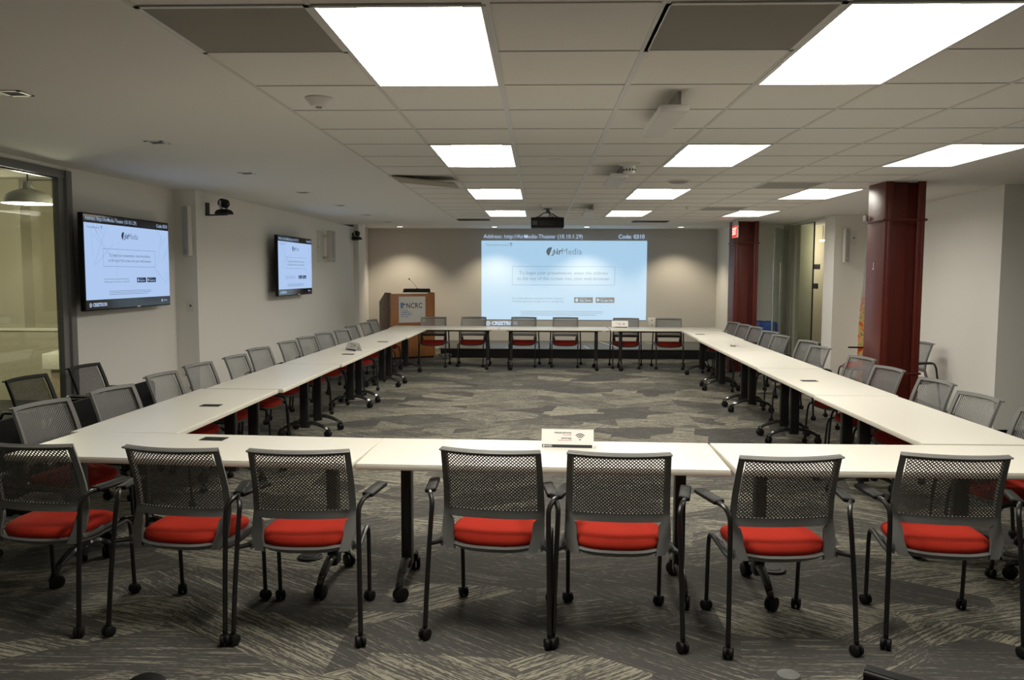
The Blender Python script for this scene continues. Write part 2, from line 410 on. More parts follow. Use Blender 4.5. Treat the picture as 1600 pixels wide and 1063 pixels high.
# ------------------------------------------------------------------ troffers
def make_troffer():
    t = thing('ceiling_light', '', 'ceiling light')
    bm = new(); w, l, d = W, 2 * W, .13
    # frame ring
    for (a, b, c, e) in ((0, .018, 0, l), (w - .018, w, 0, l), (0, w, 0, .018), (0, w, l - .018, l)):
        box(bm, a, b, c, e, -.008, .006)
    obj('frame', bm, gridw_m, t)
    bm = new(); i0, i1, j0, j1 = .016, w - .016, .016, l - .016; s = .09
    lo = [(i0, j0), (i1, j0), (i1, j1), (i0, j1)]; hi = [(i0 + s, j0 + .04), (i1 - s, j0 + .04), (i1 - s, j1 - .04), (i0 + s, j1 - .04)]
    A = [bm.verts.new((x, y, .004)) for x, y in lo]; B = [bm.verts.new((x, y, .075)) for x, y in hi]
    for k in range(4): bm.faces.new((A[k], B[k], B[(k + 1) % 4], A[(k + 1) % 4]))
    obj('reflector', bm, emis('reflector_glow', (1, .93, .80), 1.1) if 'rg' not in MATS else None, t, recalc=False)  # own emission stands in for diffuser light bounced off the slanted sides
    bm = new(); rect(bm, hi[0][0], hi[1][0], hi[0][1], hi[2][1], .074)
    obj('diffuser', bm, diff_m, t, recalc=False)
    bm = new(); box(bm, .0, w, 0, l, .078, .13); obj('housing', bm, white_m, t)
    return t
tf = make_troffer()
colname = {-1: 'left', 2: 'middle', 5: 'right'}
rowname = {-2: 'nearest the camera', 3: 'second from the camera', 8: 'third from the camera', 13: 'farthest, towards the screen wall'}
for k, (i, j) in enumerate(LIGHTS):
    lab = 'bright recessed ceiling light in the %s row, %s' % (colname[i], rowname[j])
    loc = (GX + i * W, GY + j * W, CZ)
    if k == 0: o = tf; tf.location = loc; tf['label'] = lab; tf['group'] = 'recessed lights in the tiled ceiling'
    else: o = dup(tf, loc, 0, lab)
    if i != -1:      # middle and right rows set weaker so the left wall comes out brighter
        for ch in o.children:
            if ch.name.startswith('diffuser'):
                ch.material_slots[0].link = 'OBJECT'; ch.material_slots[0].material = diff2_m if i == 2 else diff5_m
# real area light inside each fixture opening is the diffuser itself

# ------------------------------------------------------------------ chair
def make_chair(kind='grey'):
    shell = grey_m if kind == 'grey' else blkp_m
    seatm = red_m if kind == 'grey' else bfab_m
    t = thing('conference_chair' if kind == 'grey' else 'black_chair', '', 'chair')
    zt, zb = .885, .405
    def S(u, z, off=0):
        v = (z - zb) / (zt - zb)
        w = .247 - .012 * v - (.03 * max(0, .12 - v) / .12)
        k = [(0, -.185), (.18, -.150), (.36, -.128), (.55, -.146), (.75, -.182), (1.0, -.238), (1.2, -.29)]
        for (a0, b0), (a1, b1) in zip(k, k[1:]):
            if v <= a1 or a1 == 1.2:
                t_ = (v - a0) / (a1 - a0); y = b0 + (b1 - b0) * t_; break
        y += .052 * u * u * (.45 + .55 * v) - off
        return Vector((u * w, y, z))
    # backrest frame: rows of (z, inner u), the middle filled only where solid
    rows = [(.405, .80), (.43, .78), (.47, .77), (.51, .775), (.535, .80), (.547, .86), (.57, .86), (.585, .875), (.62, .875), (.68, .88), (.74, .885), (.80, .89), (.84, .89), (.862, .89), (.875, .89), (.885, .89)]
    def solid(k):  # is the middle of row-band k solid?
        z = (rows[k][0] + rows[k + 1][0]) / 2
        return .547 < z < .585 or z > .862
    bm = new(); nm = 12; grid = []
    for z, ui in rows:
        us = [-1, -(1 + ui) / 2, -ui] + [-ui + 2 * ui * k / nm for k in range(1, nm)] + [ui, (1 + ui) / 2, 1]
        grid.append([bm.verts.new(S(u, z)) for u in us])
    nu = len(grid[0])
    for k in range(len(rows) - 1):
        for c in range(nu - 1):
            if 2 <= c < nu - 3 and not solid(k): continue
            bm.faces.new((grid[k][c], grid[k][c + 1], grid[k + 1][c + 1], grid[k + 1][c]))
    loose = [v for v in bm.verts if not v.link_faces]; bmesh.ops.delete(bm, geom=loose, context='VERTS')
    r = bmesh.ops.solidify(bm, geom=list(bm.faces), thickness=.016)
    # rolled lip along the top edge
    P = [S(-1.0 + 2.0 * k / 16, .880) + Vector((0, -.010, 0)) for k in range(17)]
    tube(bm, P, .007, 8, 0, sec=(1.2, .8))
    # side wings that grip the seat shell
    for s in (-1, 1):
        tube(bm, [(s * .237, -.150, .43), (s * .240, -.08, .422), (s * .232, .02, .432)], [.020, .012], 8, 4, sec=(.55, 1.2))
    back = obj('backrest', bm, shell, t, smooth=50)
    # perforated panel
    bm = new(); nx, nz = 25, 17; u0, u1, z0_, z1_ = -.885, .885, .583, .864; h = .27
    def V(cache, u, z):
        key = (round(u, 5), round(z, 5))
        if key not in cache: cache[key] = bm.verts.new(S(u, z, .006))
        return cache[key]
    c_ = {}
    du, dz = (u1 - u0) / nx, (z1_ - z0_) / nz
    for a in range(nx):
        for b in range(nz):
            ua, za = u0 + a * du, z0_ + b * dz; um, zm = ua + du / 2, za + dz / 2
            q = h
            E_ = [V(c_, ua + du * q, za), V(c_, ua + du * (1 - q), za), V(c_, ua + du, za + dz * q), V(c_, ua + du, za + dz * (1 - q)),
                  V(c_, ua + du * (1 - q), za + dz), V(c_, ua + du * q, za + dz), V(c_, ua, za + dz * (1 - q)), V(c_, ua, za + dz * q)]
            D = [bm.verts.new(S(um, za + dz * (.5 - q), .006)), bm.verts.new(S(ua + du * (.5 + q), zm, .006)), bm.verts.new(S(um, za + dz * (.5 + q), .006)), bm.verts.new(S(ua + du * (.5 - q), zm, .006))]
            for k in range(4):
                bm.faces.new((E_[2 * k], E_[2 * k + 1], D[k]))
                bm.faces.new((E_[2 * k + 1], E_[(2 * k + 2) % 8], D[(k + 1) % 4], D[k]))
    obj('mesh_panel', bm, shell, back, smooth=60, recalc=False)
    # seat shell and cushion: rounded outlines
    def outline(a, b0, b1, n, e=3.2):
        P = []
        for k in range(n):
            th = 2 * pi * k / n; c, s = cos(th), sin(th)
            x = a * math.copysign(abs(c) ** (2 / e), c); yy = math.copysign(abs(s) ** (2 / e), s)
            P.append((x, b1 * yy if yy > 0 else b0 * yy))
        return P
    n = 36; yc = .03
    def dome(bm, rings):
        prev = None
        for (a, b0, b1, z, drop) in rings:
            P = outline(a, b0, b1, n)
            ring = [bm.verts.new((x, y + yc, z - drop * max(0, (y) / .24) ** 2 - (.012 * (1 - (x / .24) ** 2)) )) for x, y in P]
            if prev:
                for k in range(n): bm.faces.new((prev[k], prev[(k + 1) % n], ring[(k + 1) % n], ring[k]))
            else: bm.faces.new(ring[::-1])
            prev = ring
        bm.faces.new(prev)
    bm = new(); dome(bm, [(.10, .12, .12, .398, 0), (.20, .185, .19, .402, .01), (.236, .222, .222, .424, .02), (.238, .226, .225, .432, .022), (.225, .212, .212, .436, .022)])
    obj('seat_shell', bm, shell, t, smooth=60)
    bm = new(); dome(bm, [(.214, .200, .205, .436, .02), (.220, .206, .212, .450, .02), (.216, .202, .208, .466, .022), (.195, .18, .188, .480, .022), (.13, .12, .125, .486, .016), (.05, .05, .05, .487, .008)])
    obj('seat_cushion', bm, seatm, t, smooth=60)
    def caster():
        bm = new()
        for s in (-1, 1):
            lathe(bm, [(.0, -.010), (.020, -.010), (.026, -.006), (.026, .006), (.020, .010), (0, .010)], 14, Matrix.Translation((s * .013, 0, .026)) @ Matrix.Rotation(pi / 2, 4, 'Y'))
        box(bm, -.006, .006, -.018, .018, .02, .05, .003)
        tube(bm, [(0, 0, .03), (0, 0, .07)], .010, 8)
        return bm
    for s in (-1, 1):
        bm = new(); tube(bm, [(s * .290, -.265, .055), (s * .285, -.248, .25), (s * .279, -.225, .44), (s * .274, -.205, .58), (s * .276, -.188, .625), (s * .292, -.155, .655), (s * .315, -.10, .660)], .0115, 8, 5)
        tube(bm, [(s * .235, -.13, .425), (s * .279, -.225, .44)], .010, 8)
        lg = obj('leg', bm, blk_m, t)
        M_ = Matrix.Translation((s * .290, -.268, 0)) @ Matrix.Rotation(.4 * s, 4, 'Z')
        bm = merge(new(), caster(), M_); obj('caster', bm, blkp_m, lg)
        bm = new(); tube(bm, [(s * .232, .262, .055), (s * .233, .252, .25), (s * .234, .238, .37), (s * .235, .205, .407), (s * .240, .12, .412), (s * .262, -.10, .42), (s * .279, -.222, .44)], .0105, 8, 5)
        lg = obj('leg', bm, blk_m, t)
        M_ = Matrix.Translation((s * .232, .265, 0)) @ Matrix.Rotation(-.5 * s, 4, 'Z')
        bm = merge(new(), caster(), M_); obj('caster', bm, blkp_m, lg)
        bm = new()
        M_ = Matrix.Translation((s * .318, -.02, .664)) @ Matrix.Rotation(-s * .16, 4, 'Z') @ Matrix.Rotation(s * .12, 4, 'Y')
        box(bm, -.027, .027, -.11, .11, -.011, .011, .009, 3, M_)
        obj('armrest', bm, blkp_m, t)
    return t
proto = make_chair('grey'); used = [False]
def place(x, y, rz, label, group):
    # x, y = where the middle of the back's top edge stands; the chair faces rz + 90 degrees
    off = .165
    cx = x - sin(rz) * off; cy = y + cos(rz) * off
    if not used[0]:
        used[0] = True; proto.location = (cx, cy, 0); proto.rotation_euler = (0, 0, rz); proto['label'] = label; proto['group'] = group
        return proto
    return dup(proto, (cx, cy, 0), rz, label, group)
ordn = ['leftmost', 'second from left', 'third from left', 'fourth from left', 'fifth from left', 'sixth from left', 'seventh from left']
FR = [(-2.40, 3.77, -6), (-1.69, 3.72, -7), (-1.09, 3.695, 1), (-.215, 3.745, -8), (.37, 3.71, -3), (1.125, 3.67, 5), (1.88, 3.735, -6)]
for k, (x, y, a) in enumerate(FR):
    place(x, y, R_(a), 'mesh-back chair with red seat, back to camera, %s of near row' % ('rightmost' if k == 6 else ordn[k]), 'chairs along the near table row')
BK = [(-1.93, 15.12, 4), (-1.20, 15.25, -4), (-.27, 15.28, -3), (.50, 15.25, -3), (1.60, 15.10, -5), (2.37, 15.08, -5)]
for k, (x, y, a) in enumerate(BK):
    place(x, y, R_(180 + a), 'grey mesh-back chair facing the camera at the far table row, %s' % ('rightmost' if k == 5 else ordn[k]), 'chairs along the far table row')
LF = [(-3.04, 4.93, -13), (-2.95, 5.60, -11), (-2.98, 6.42, -5), (-2.98, 7.13, -8), (-2.92, 7.86, -6), (-2.98, 8.70, -12), (-2.93, 9.55, -10), (-2.91, 10.28, -16), (-2.88, 11.0, -16), (-2.78, 11.6, -15), (-2.86, 12.55, -9), (-2.80, 13.3, -10), (-2.86, 14.15, -10)]
nth = ['nearest the camera', 'second from the camera', 'third from the camera', 'fourth from the camera', 'fifth from the camera', 'sixth from the camera', 'seventh from the camera', 'eighth from the camera', 'ninth from the camera', 'tenth from the camera', 'eleventh from the camera', 'twelfth from the camera', 'farthest from the camera']
for k, (x, y, a) in enumerate(LF):
    place(x, y, R_(-90 + a * .8), 'grey mesh-back chair along the left tables, %s' % nth[k], 'chairs along the left tables')
RT = [(2.95, 4.86, 6), (2.94, 5.58, 6), (3.03, 6.36, 6), (3.03, 7.22, 8), (3.15, 8.13, 10), (3.14, 9.30, 8), (3.27, 10.1, 12), (3.20, 11.0, 10), (3.27, 11.75, 14), (3.33, 12.75, 8), (3.30, 13.35, 10), (3.28, 13.98, 12)]
for k, (x, y, a) in enumerate(RT):
    place(x, y, R_(90 + a * .9), 'grey mesh-back chair along the right tables, %s' % (nth[12] if k == 11 else nth[k]), 'chairs along the right tables')
place(4.60, 10.05, R_(98), 'spare grey chair with red seat against the right wall, right of the near red column', 'spare chairs by the right wall')
place(4.66, 11.5, R_(90), 'spare grey chair mostly hidden behind the near red column, only armrest and red seat showing', 'spare chairs by the right wall')

# black chairs by the left glass
bc = make_chair('black'); bc.location = (-3.74, 6.95, 0); bc.rotation_euler = (0, 0, R_(-92))
bc['label'] = 'black mesh-back chair by the left glass, in front of the grey post'; bc['group'] = 'black chairs by the glass'
b2 = dup(bc, (-3.74, 6.14, 0), R_(-94), 'black mesh-back chair at the left edge of the frame by the glass')
b3 = dup(bc, (.952, 1.755, 0), R_(-18), 'black chair whose top corner shows at the bottom right edge', 'foreground objects at the bottom edge'); 

# ------------------------------------------------------------------ tables
TABH = .737
def make_table(length=1.86, width=.65):
    t = thing('training_table', '', 'table')
    h, w = length / 2, width / 2
    bm = new(); box(bm, -h + .002, h - .002, -w + .002, w - .002, TABH - .006, TABH, .0015, 1); obj('tabletop', bm, lam_m, t)
    bm = new(); box(bm, -h, h, -w, w, TABH - .032, TABH - .006, .003, 2); obj('edge_band', bm, edge_m, t)
    bm = new(); box(bm, -h + .22, h - .22, -.035, .035, TABH - .075, TABH - .032, .004); obj('crossbeam', bm, blk_m, t)
    for s in (-1, 1):
        x = s * (h - .20)
        bm = new(); box(bm, x - .028, x + .028, -.045, .045, .10, TABH - .036, .012, 3)
        box(bm, x - .075, x + .075, -.24, .24, TABH - .050, TABH - .0325, .004)
        lg = obj('leg', bm, blk_m, t)
        bm = new()
        for q in (-1, 1):
            P = smooth_path([(x, 0, .145), (x, q * .08, .150), (x, q * .19, .115), (x, q * .245, .080)], 4)
            tube(bm, P, [.032, .020], 8, 0, sec=(.9, .75))
            tube(bm, [(x, q * .245, .100), (x, q * .25, .055)], .014, 8)
        obj('foot', bm, pol_m, lg)
        for q in (-1, 1):
            bm = new()
            for e in (-1, 1):
                lathe(bm, [(0, -.011), (.028, -.011), (.037, -.007), (.037, .007), (.028, .011), (0, .011)], 16, Matrix.Translation((x, q * .252, .037)) @ Matrix.Rotation(.5 * q + s * .3, 4, 'Z') @ Matrix.Translation((e * .014, -.012 * q, 0)) @ Matrix.Rotation(pi / 2, 4, 'Y'))
            tube(bm, [(x, q * .25, .04), (x, q * .25, .082)], .017, 8)
            obj('caster', bm, blkp_m, lg)
    return t
tb = make_table(); tused = [False]
def port(t, lx, ly, vertical=False):
    bm = new(); a, b = (.07, .045)
    if vertical: a, b = b, a
    box(bm, lx - a, lx + a, ly - b, ly + b, TABH - .003, TABH + .003, .0015, 1)
    for k in (-1, 0, 1):
        if vertical: box(bm, lx - a * .7, lx + a * .7, ly + k * .028 - .001, ly + k * .028 + .001, TABH + .002, TABH + .0036)
        else: box(bm, lx + k * .04 - .001, lx + k * .04 + .001, ly - b * .7, ly + b * .7, TABH + .002, TABH + .0036)
    obj('power_port', bm, blkp_m, t, 'black flush power port')
def table(x, y, rz, label, group):
    if not tused[0]:
        tused[0] = True; tb.location = (x, y, 0); tb.rotation_euler = (0, 0, rz); tb['label'] = label; tb['group'] = group; return tb
    return dup(tb, (x, y, 0), rz, label, group)
tables = {}
# near row (left, middle, right)
tables['n1'] = table(-1.84, 4.425, R_(-3.6), 'white-topped table at the left end of the near row', 'tables of the near row')
tables['n2'] = table(.025, 4.345, R_(-1.6), 'white-topped table in the middle of the near row under the wireless sign', 'tables of the near row')
tables['n3'] = table(1.905, 4.325, R_(.3), 'white-topped table at the right end of the near row', 'tables of the near row')
for k, (x, y, a) in enumerate([(-2.465, 5.72, 90.6), (-2.41, 7.60, 90.6), (-2.365, 9.48, 91), (-2.33, 11.37, 91), (-2.28, 13.26, 91)]):
    tables['l%d' % k] = table(x, y, R_(180 - a), 'white-topped table in the left row, %s' % ['nearest the camera', 'second from the camera', 'middle of the five', 'fourth from the camera', 'farthest, meeting the far row'][k], 'tables of the left row')
for k, (x, y, a) in enumerate([(2.51, 5.62, 90), (2.545, 7.50, 89), (2.60, 9.38, 88.5), (2.65, 11.26, 88.5), (2.73, 13.14, 88.5)]):
    tables['r%d' % k] = table(x, y, R_(a), 'white-topped table in the right row, %s' % ['nearest the camera', 'second from the camera', 'middle of the five', 'fourth from the camera', 'farthest, meeting the far row'][k], 'tables of the right row')
for k, x in enumerate((-1.66, .27, 2.21)):
    o = tables['b%d' % k] = table(x, 14.62 - .02 * k + .02, R_(180.3), 'white-topped table in the far row, %s' % ['left end by the podium', 'middle, below the projected image', 'right end'][k], 'tables of the far row')
    o.scale = (1.035, 1, 1)
# port positions were read off the photograph and brought into each table's own axes
def port_world(key, X, Y, vertical=False):
    t = tables[key]; rz = t.rotation_euler.z; dx, dy = X - t.location.x, Y - t.location.y
    port(t, dx * cos(rz) + dy * sin(rz), -dx * sin(rz) + dy * cos(rz), vertical)
port_world('n1', -1.86, 4.62); port_world('l0', -2.35, 5.80, True); port_world('l2', -2.24, 9.60, True); port_world('l3', -2.17, 11.4, True)
port_world('r1', 2.44, 7.45, True); port_world('r4', 2.58, 13.2, True)

# tent signs
def tent(name_label, x, y, rz, w=.285, h=.105, d=.045):
    t = thing('tent_card', name_label, 'sign', (x, y, TABH), rz, 'wireless network signs on the tables')
    M0 = Matrix.Identity(4)
    bm = new()
    f = frameM((0, -d, .001), (1, 0, 0), (0, d * .9, h))
    prism(bm, [(-w / 2, 0), (w / 2, 0), (w / 2, h), (-w / 2, h)], -.0012, 0, f)
    g = frameM((0, d, .001), (-1, 0, 0), (0, -d * .9, h))
    prism(bm, [(-w / 2, 0), (w / 2, 0), (w / 2, h), (-w / 2, h)], -.0012, 0, g)
    box(bm, -w / 2, w / 2, -d, d, 0, .0015)
    obj('card', bm, paper_m, t)
    e = f @ Matrix.Translation((0, 0, .0006))
    bm = new(); rect(bm, -w / 2 + .004, w / 2 - .008, .004, .021); flat('band', bm, ink_m, t, e)
    e2 = f @ Matrix.Translation((0, 0, .0010))
    bm = new(); text_bm(bm, 'NCRC', .014, -w / 2 + .020, .0125, offset=.0003); rect(bm, -w / 2 + .009, -w / 2 + .017, .007, .018); flat('band_logo', bm, paper_m, t, e2)
    bm = new()
    text_bm(bm, 'WIRELESS NETWORK', .0105, .022, .086, 'RIGHT', offset=.0002, sx=.95)
    text_bm(bm, 'PASSWORD', .0105, .022, .056, 'RIGHT', offset=.0002)
    cx, cy = .068, .050
    arc(bm, cx, cy, 0, .0038, 0, 2 * pi)
    for r in (.012, .021, .030): arc(bm, cx, cy - .002 + .002, r, r + .0042, R_(42), R_(138))
    flat('lettering', bm, ink_m, t, e2)
    bm = new(); text_bm(bm, 'Community', .010, .022, .075, 'RIGHT'); text_bm(bm, 'JustEconomy1990', .010, .022, .045, 'RIGHT'); flat('red_lettering', bm, redink_m, t, e2)
    return t
tent('white tented wireless network card on the near middle table', .165, 4.50, R_(-3))
tent('white tented card on the left tables, third table from the camera', -2.28, 10.08, R_(-50))
tent('white tented card on the far row in front of the fifth chair', 1.45, 14.72, R_(0), w=.29, h=.13)
tent('white tented card on the right tables, seen end-on', 2.60, 11.05, R_(-103), h=.125, d=.035)

# ------------------------------------------------------------------ screens
def artwork(parent, Wd, H, M, mats, projected):
    bg, dk, soft, hd, badge = mats
    def fl(name, bm, m, z): return flat(name, bm, m, parent, M @ Matrix.Translation((0, 0, z)))
    hh = .078 * H if projected else .085 * H; fh = .08 * H if projected else .10 * H
    pt, pb = H - hh, fh
    bm = new(); rect(bm, 0, Wd, pb, pt); fl('picture', bm, bg, .0)
    P = pt - pb
    bm = new()
    text_bm(bm, 'Address: http://AirMedia-Theater (10.10.1.29)', H * .060, Wd * .012, H - hh * .45, sx=.95, offset=H * .0002)
    fl('address_text', bm, hd, .002)
    bm = new(); text_bm(bm, 'Code: 0310', H * .060, Wd * .985, H - hh * .45, 'RIGHT', sx=.98, offset=H * .0010)
    fl('code_text', bm, hd, .002)
    bm = new()
    text_bm(bm, 'CRESTRON', H * .052, Wd * .062, fh * .45, offset=H * .003, sx=1.05)
    arc(bm, Wd * .040, fh * .45, H * .011, H * .024, 0, 2 * pi, n=20)
    seg2(bm, Wd * .040 - H * .012, fh * .45 - H * .005, Wd * .040 + H * .012, fh * .45 + H * .005, H * .006)
    if not projected:
        fl('maker_logo', bm, hd, .002); bm = new(); text_bm(bm, 'AirMedia', H * .036, Wd * .93, fh * .5, 'CENTER', sx=.8); arc(bm, Wd * .885, fh * .5, 0, H * .018, 0, 2 * pi)
    fl('footer_logo', bm, hd, .002)
    bm = new(); cy = pb + P * .862
    lx = Wd * .42; lr = P * .056
    # round mark cut by a slanted white stroke
    def chord(a0, a1):
        n = 18; c = [bm.verts.new((lx + lr * cos(a0 + (a1 - a0) * k / n), cy + lr * sin(a0 + (a1 - a0) * k / n), 0)) for k in range(n + 1)]; bm.faces.new(c)
    chord(R_(72), R_(248)); chord(R_(268), R_(352))
    text_bm(bm, 'ir', P * .115, lx + lr * 1.25, cy, offset=P * .002)
    text_bm(bm, 'A', P * .075, lx + lr * .35, cy, offset=P * .001)
    # arrow
    ax, ay = Wd * .178, pb + P * .945
    seg2(bm, ax, ay - P * .022, ax, ay + P * .026, P * .006); seg2(bm, ax - P * .02, ay + P * .006, ax, ay + P * .027, P * .006); seg2(bm, ax + P * .02, ay + P * .006, ax, ay + P * .027, P * .006)
    fl('logo', bm, dk, .002)
    bm = new(); text_bm(bm, 'Media', P * .115, lx + lr * 2.35, cy, offset=-P * .0006, sx=.95)
    text_bm(bm, 'Find address here', P * .040, Wd * .028, ay)
    bx0, bx1, by0, by1 = Wd * .187, Wd * .808, pb + P * .44, pb + P * .675; lw = P * .004
    for a in ((bx0, by0, bx1, by0), (bx0, by1, bx1, by1), (bx0, by0, bx0, by1), (bx1, by0, bx1, by1)): seg2(bm, *a, lw)
    text_bm(bm, 'For mobile devices, download the free Crestron', P * .031, bx0, pb + P * .27, sx=1.06)
    text_bm(bm, 'AirMedia app from the App Store or Google Play', P * .031, bx0, pb + P * .232, sx=1.06)
    for k, e in enumerate((.74, .74, .70)):
        seg2(bm, Wd * .24, pb + P * (.105 - .023 * k), Wd * e, pb + P * (.105 - .023 * k), P * .005)
    text_bm(bm, 'To begin your presentation, enter the address', P * .060, Wd * .4975, pb + P * .592, 'CENTER', sx=1.0)
    text_bm(bm, 'at the top of this screen into your web browser', P * .060, Wd * .4975, pb + P * .522, 'CENTER', sx=1.0)
    fl('lettering', bm, soft, .002)
    bm = new(); by = pb + P * .252; bh = P * .070
    for x0, x1 in ((.564, .678), (.694, .808)): rect(bm, Wd * x0, Wd * x1, by - bh / 2, by + bh / 2)
    fl('store_badges', bm, badge, .002)
    bm = new()
    text_bm(bm, 'App Store', bh * .50, Wd * .597, by - bh * .10, offset=bh * .008); text_bm(bm, 'Google Play', bh * .50, Wd * .724, by - bh * .10, offset=bh * .008, sx=.95)
    text_bm(bm, 'Download on the', bh * .20, Wd * .597, by + bh * .30); text_bm(bm, 'GET IT ON', bh * .20, Wd * .724, by + bh * .30)
    arc(bm, Wd * .580, by - bh * .04, 0, bh * .27, 0, 2 * pi); seg2(bm, Wd * .580, by + bh * .22, Wd * .584, by + bh * .38, bh * .10)
    v = [bm.verts.new((Wd * .702 + a * bh, by + b * bh, 0)) for a, b in ((0, -.34), (.55, 0), (0, .34))]; bm.faces.new(v)
    fl('badge_lettering', bm, bg, .004)
    if not projected:
        rnd = random.Random(3); bm = new()
        for k in range(16):
            side = k % 2; x0 = rnd.uniform(0, .34) if side == 0 else rnd.uniform(.70, 1)
            a = rnd.uniform(.5, 2.6); l = rnd.uniform(.25, .6) * P; y0 = pb + rnd.uniform(.05, .9) * P
            x1, y1 = x0 * Wd + cos(a) * l, y0 + sin(a) * l
            x0 = x0 * Wd
            # keep inside the picture
            if y1 > pt: f = (pt - y0) / (y1 - y0); x1 = x0 + (x1 - x0) * f; y1 = pt
            if x1 < 0: f = (0 - x0) / (x1 - x0); y1 = y0 + (y1 - y0) * f; x1 = 0
            if x1 > Wd: f = (Wd - x0) / (x1 - x0); y1 = y0 + (y1 - y0) * f; x1 = Wd
            seg2(bm, x0, y0, x1, y1, P * .007)
        fl('pattern', bm, tvl_m, .001)
# projected picture on the end wall
pj = thing('projected_image', 'large pale blue projected start screen on the end wall', 'projection', (-1.28, 18.49, .50))
Wp, Hp = 3.68, 2.09
artwork(pj, Wp, Hp, frameM((0, 0, 0), (1, 0, 0), (0, 0, 1)), (scr_m, scrg_m, scrl_m, scrt_m, scrg_m), True)
# wall screens
def tv(label, p0, p1, z0, z1, gap):
    a, b = Vector((p0[0], p0[1], 0)), Vector((p1[0], p1[1], 0)); d = (b - a); Wd = d.length; d.normalize(); nrm = d.cross(Vector((0, 0, 1)))
    t = thing('wall_tv', label, 'television', (a.x, a.y, z0), math.atan2(d.y, d.x), 'flat screens on the left wall')
    H = z1 - z0
    bm = new(); box(bm, 0, Wd, 0, .045, 0, H, .006); obj('casing', bm, blkp_m, t)
    bm = new(); box(bm, .012, Wd - .012, -.002, .001, .012, H - .012); obj('glass_front', bm, tvd_m, t)
    bm = new(); box(bm, Wd * .25, Wd * .75, .045, .045 + gap, H * .25, H * .75); box(bm, Wd * .15, Wd * .85, .043, .07, H * .2, H * .3); obj('wall_mount', bm, blk_m, t)
    bm = new(); box(bm, Wd * .56, Wd * .60, -.004, .0, .006, .020); obj('maker_badge', bm, white_m, t)
    b = .014
    artwork(t, Wd - 2 * b, H - 2 * b, frameM((b, -.003, b), (1, 0, 0), (0, 0, 1)), (tvs_m, tvb_m, tvg_m, tvt_m, tvb_m), False)
    return t
tv('black wall screen left of the pilaster, larger in view', (-3.98, 7.12), (-3.945, 8.72), 1.345, 2.215, .10)
tv('black wall screen between the pilaster and the far wall camera', (-3.615, 11.36), (-3.575, 12.93), 1.362, 2.22, .09)

# ------------------------------------------------------------------ cameras, speakers
def ptz(label, x, y, z, rz, off=.28):
    t = thing('conference_camera', label, 'camera', (x, y, z), rz, 'pan-tilt cameras near the ceiling')
    # wall bracket at local x=0, camera out along +x
    bm = new(); box(bm, 0, .012, -.04, .04, -.02, .13, .002); box(bm, 0, off, -.03, .03, -.02, -.006, .002); obj('bracket', bm, blk_m, t)
    bm = new(); lathe(bm, [(.10, -.006), (.105, .005), (.085, .035), (.05, .048), (0, .05)], 20, Matrix.Translation((off - .03, 0, 0))); obj('base', bm, blkp_m, t)
    bm = new()
    for s in (-1, 1): tube(bm, [(off - .03, s * .03, .045), (off - .03, s * .062, .08), (off - .03, s * .058, .14)], .013, 8, 3, sec=(1, .7))
    obj('yoke', bm, mat('silver_plastic', (.45, .45, .45), .35), t)
    bm = new(); lathe(bm, [(0, -.055), (.040, -.055), (.050, -.04), (.050, .035), (.040, .05), (0, .052)], 18, Matrix.Translation((off - .03, 0, .115)) @ Matrix.Rotation(pi / 2 + .2, 4, 'Y'))
    h = obj('head', bm, blkp_m, t)
    bm = new(); lathe(bm, [(0, 0), (.026, 0), (.026, .012), (.018, .006), (0, .006)], 16, Matrix.Translation((off + .02, 0, .102)) @ Matrix.Rotation(pi / 2 + .2, 4, 'Y')); obj('lens', bm, pol_m, h)
    return t
ptz('black pan-tilt camera on a bracket right of the pilaster', -3.81, 9.42, 2.36, R_(-20))
ptz('black pan-tilt camera at the far left corner above the podium', -3.70, 16.36, 2.36, R_(-35), .16)
def speaker(label, x, y, z, rz, w=.075, h=.55, d=.10, br=.03):
    t = thing('column_speaker', label, 'speaker', (x, y, z), rz, 'slim wall speakers')
    bm = new(); box(bm, -w / 2, w / 2, -br - d, -br, 0, h, .006); obj('cabinet', bm, offw_m, t)
    bm = new(); box(bm, -w / 2 + .008, w / 2 - .008, -br - d - .004, -br - d + .002, .012, h - .012, .002)
    obj('grille', bm, mat('speaker_grille', (.42, .42, .40), .7), t)
    bm = new()
    for k in (.12, .80): box(bm, -.02, .02, -br, 0, h * k, h * k + .04)
    obj('bracket', bm, white_m, t)
    bm = new(); box(bm, -.016, .016, -br - d - .007, -br - d - .003, .05, .07); obj('badge', bm, chrome_m, t)
    return t
speaker('slim white column speaker on the near pilaster face', -3.885, 9.13, 1.875, 0)
sp = speaker('slim white column speaker on the left wall, angled on its bracket', -3.735, 14.25, 1.875, R_(75), w=.13, h=.545, br=.10)
speaker('slim white column speaker on the wall beside the right glass', 4.68, 12.87, 1.88, 0, w=.07, h=.52)
def plate(name, label, cat, x, y, z, rz, w=.075, h=.12, holes=2, m=white_m, group=None):
    t = thing(name, label, cat, (x, y, z), rz, group)
    bm = new(); box(bm, -w / 2, w / 2, -.008, 0, 0, h, .002); obj('cover', bm, m, t)
    bm = new()
    for k in range(holes):
        zc = h * (k + .5) / holes
        box(bm, -.012, .012, -.010, -.007, zc - .012, zc + .012)
    obj('socket', bm, mat('socket_dark', (.12, .12, .12), .6), t)  # dark grey socket faces on the cover
    return t
G = 'wall plates and outlets'
plate('wall_outlet', 'white outlet plate on the pilaster above the lower cable plate', 'outlet', -3.97, 9.13, .52, 0, group=G, w=.09, h=.13, holes=3)
plate('wall_outlet', 'white cable plate with black plug low on the pilaster', 'outlet', -3.92, 9.13, .36, 0, group=G, w=.10, h=.13)
plate('wall_switch', 'flat white plate on the pilaster below the speaker', 'switch', -3.90, 9.13, 1.26, 0, group=G, w=.09, h=.12, holes=1)
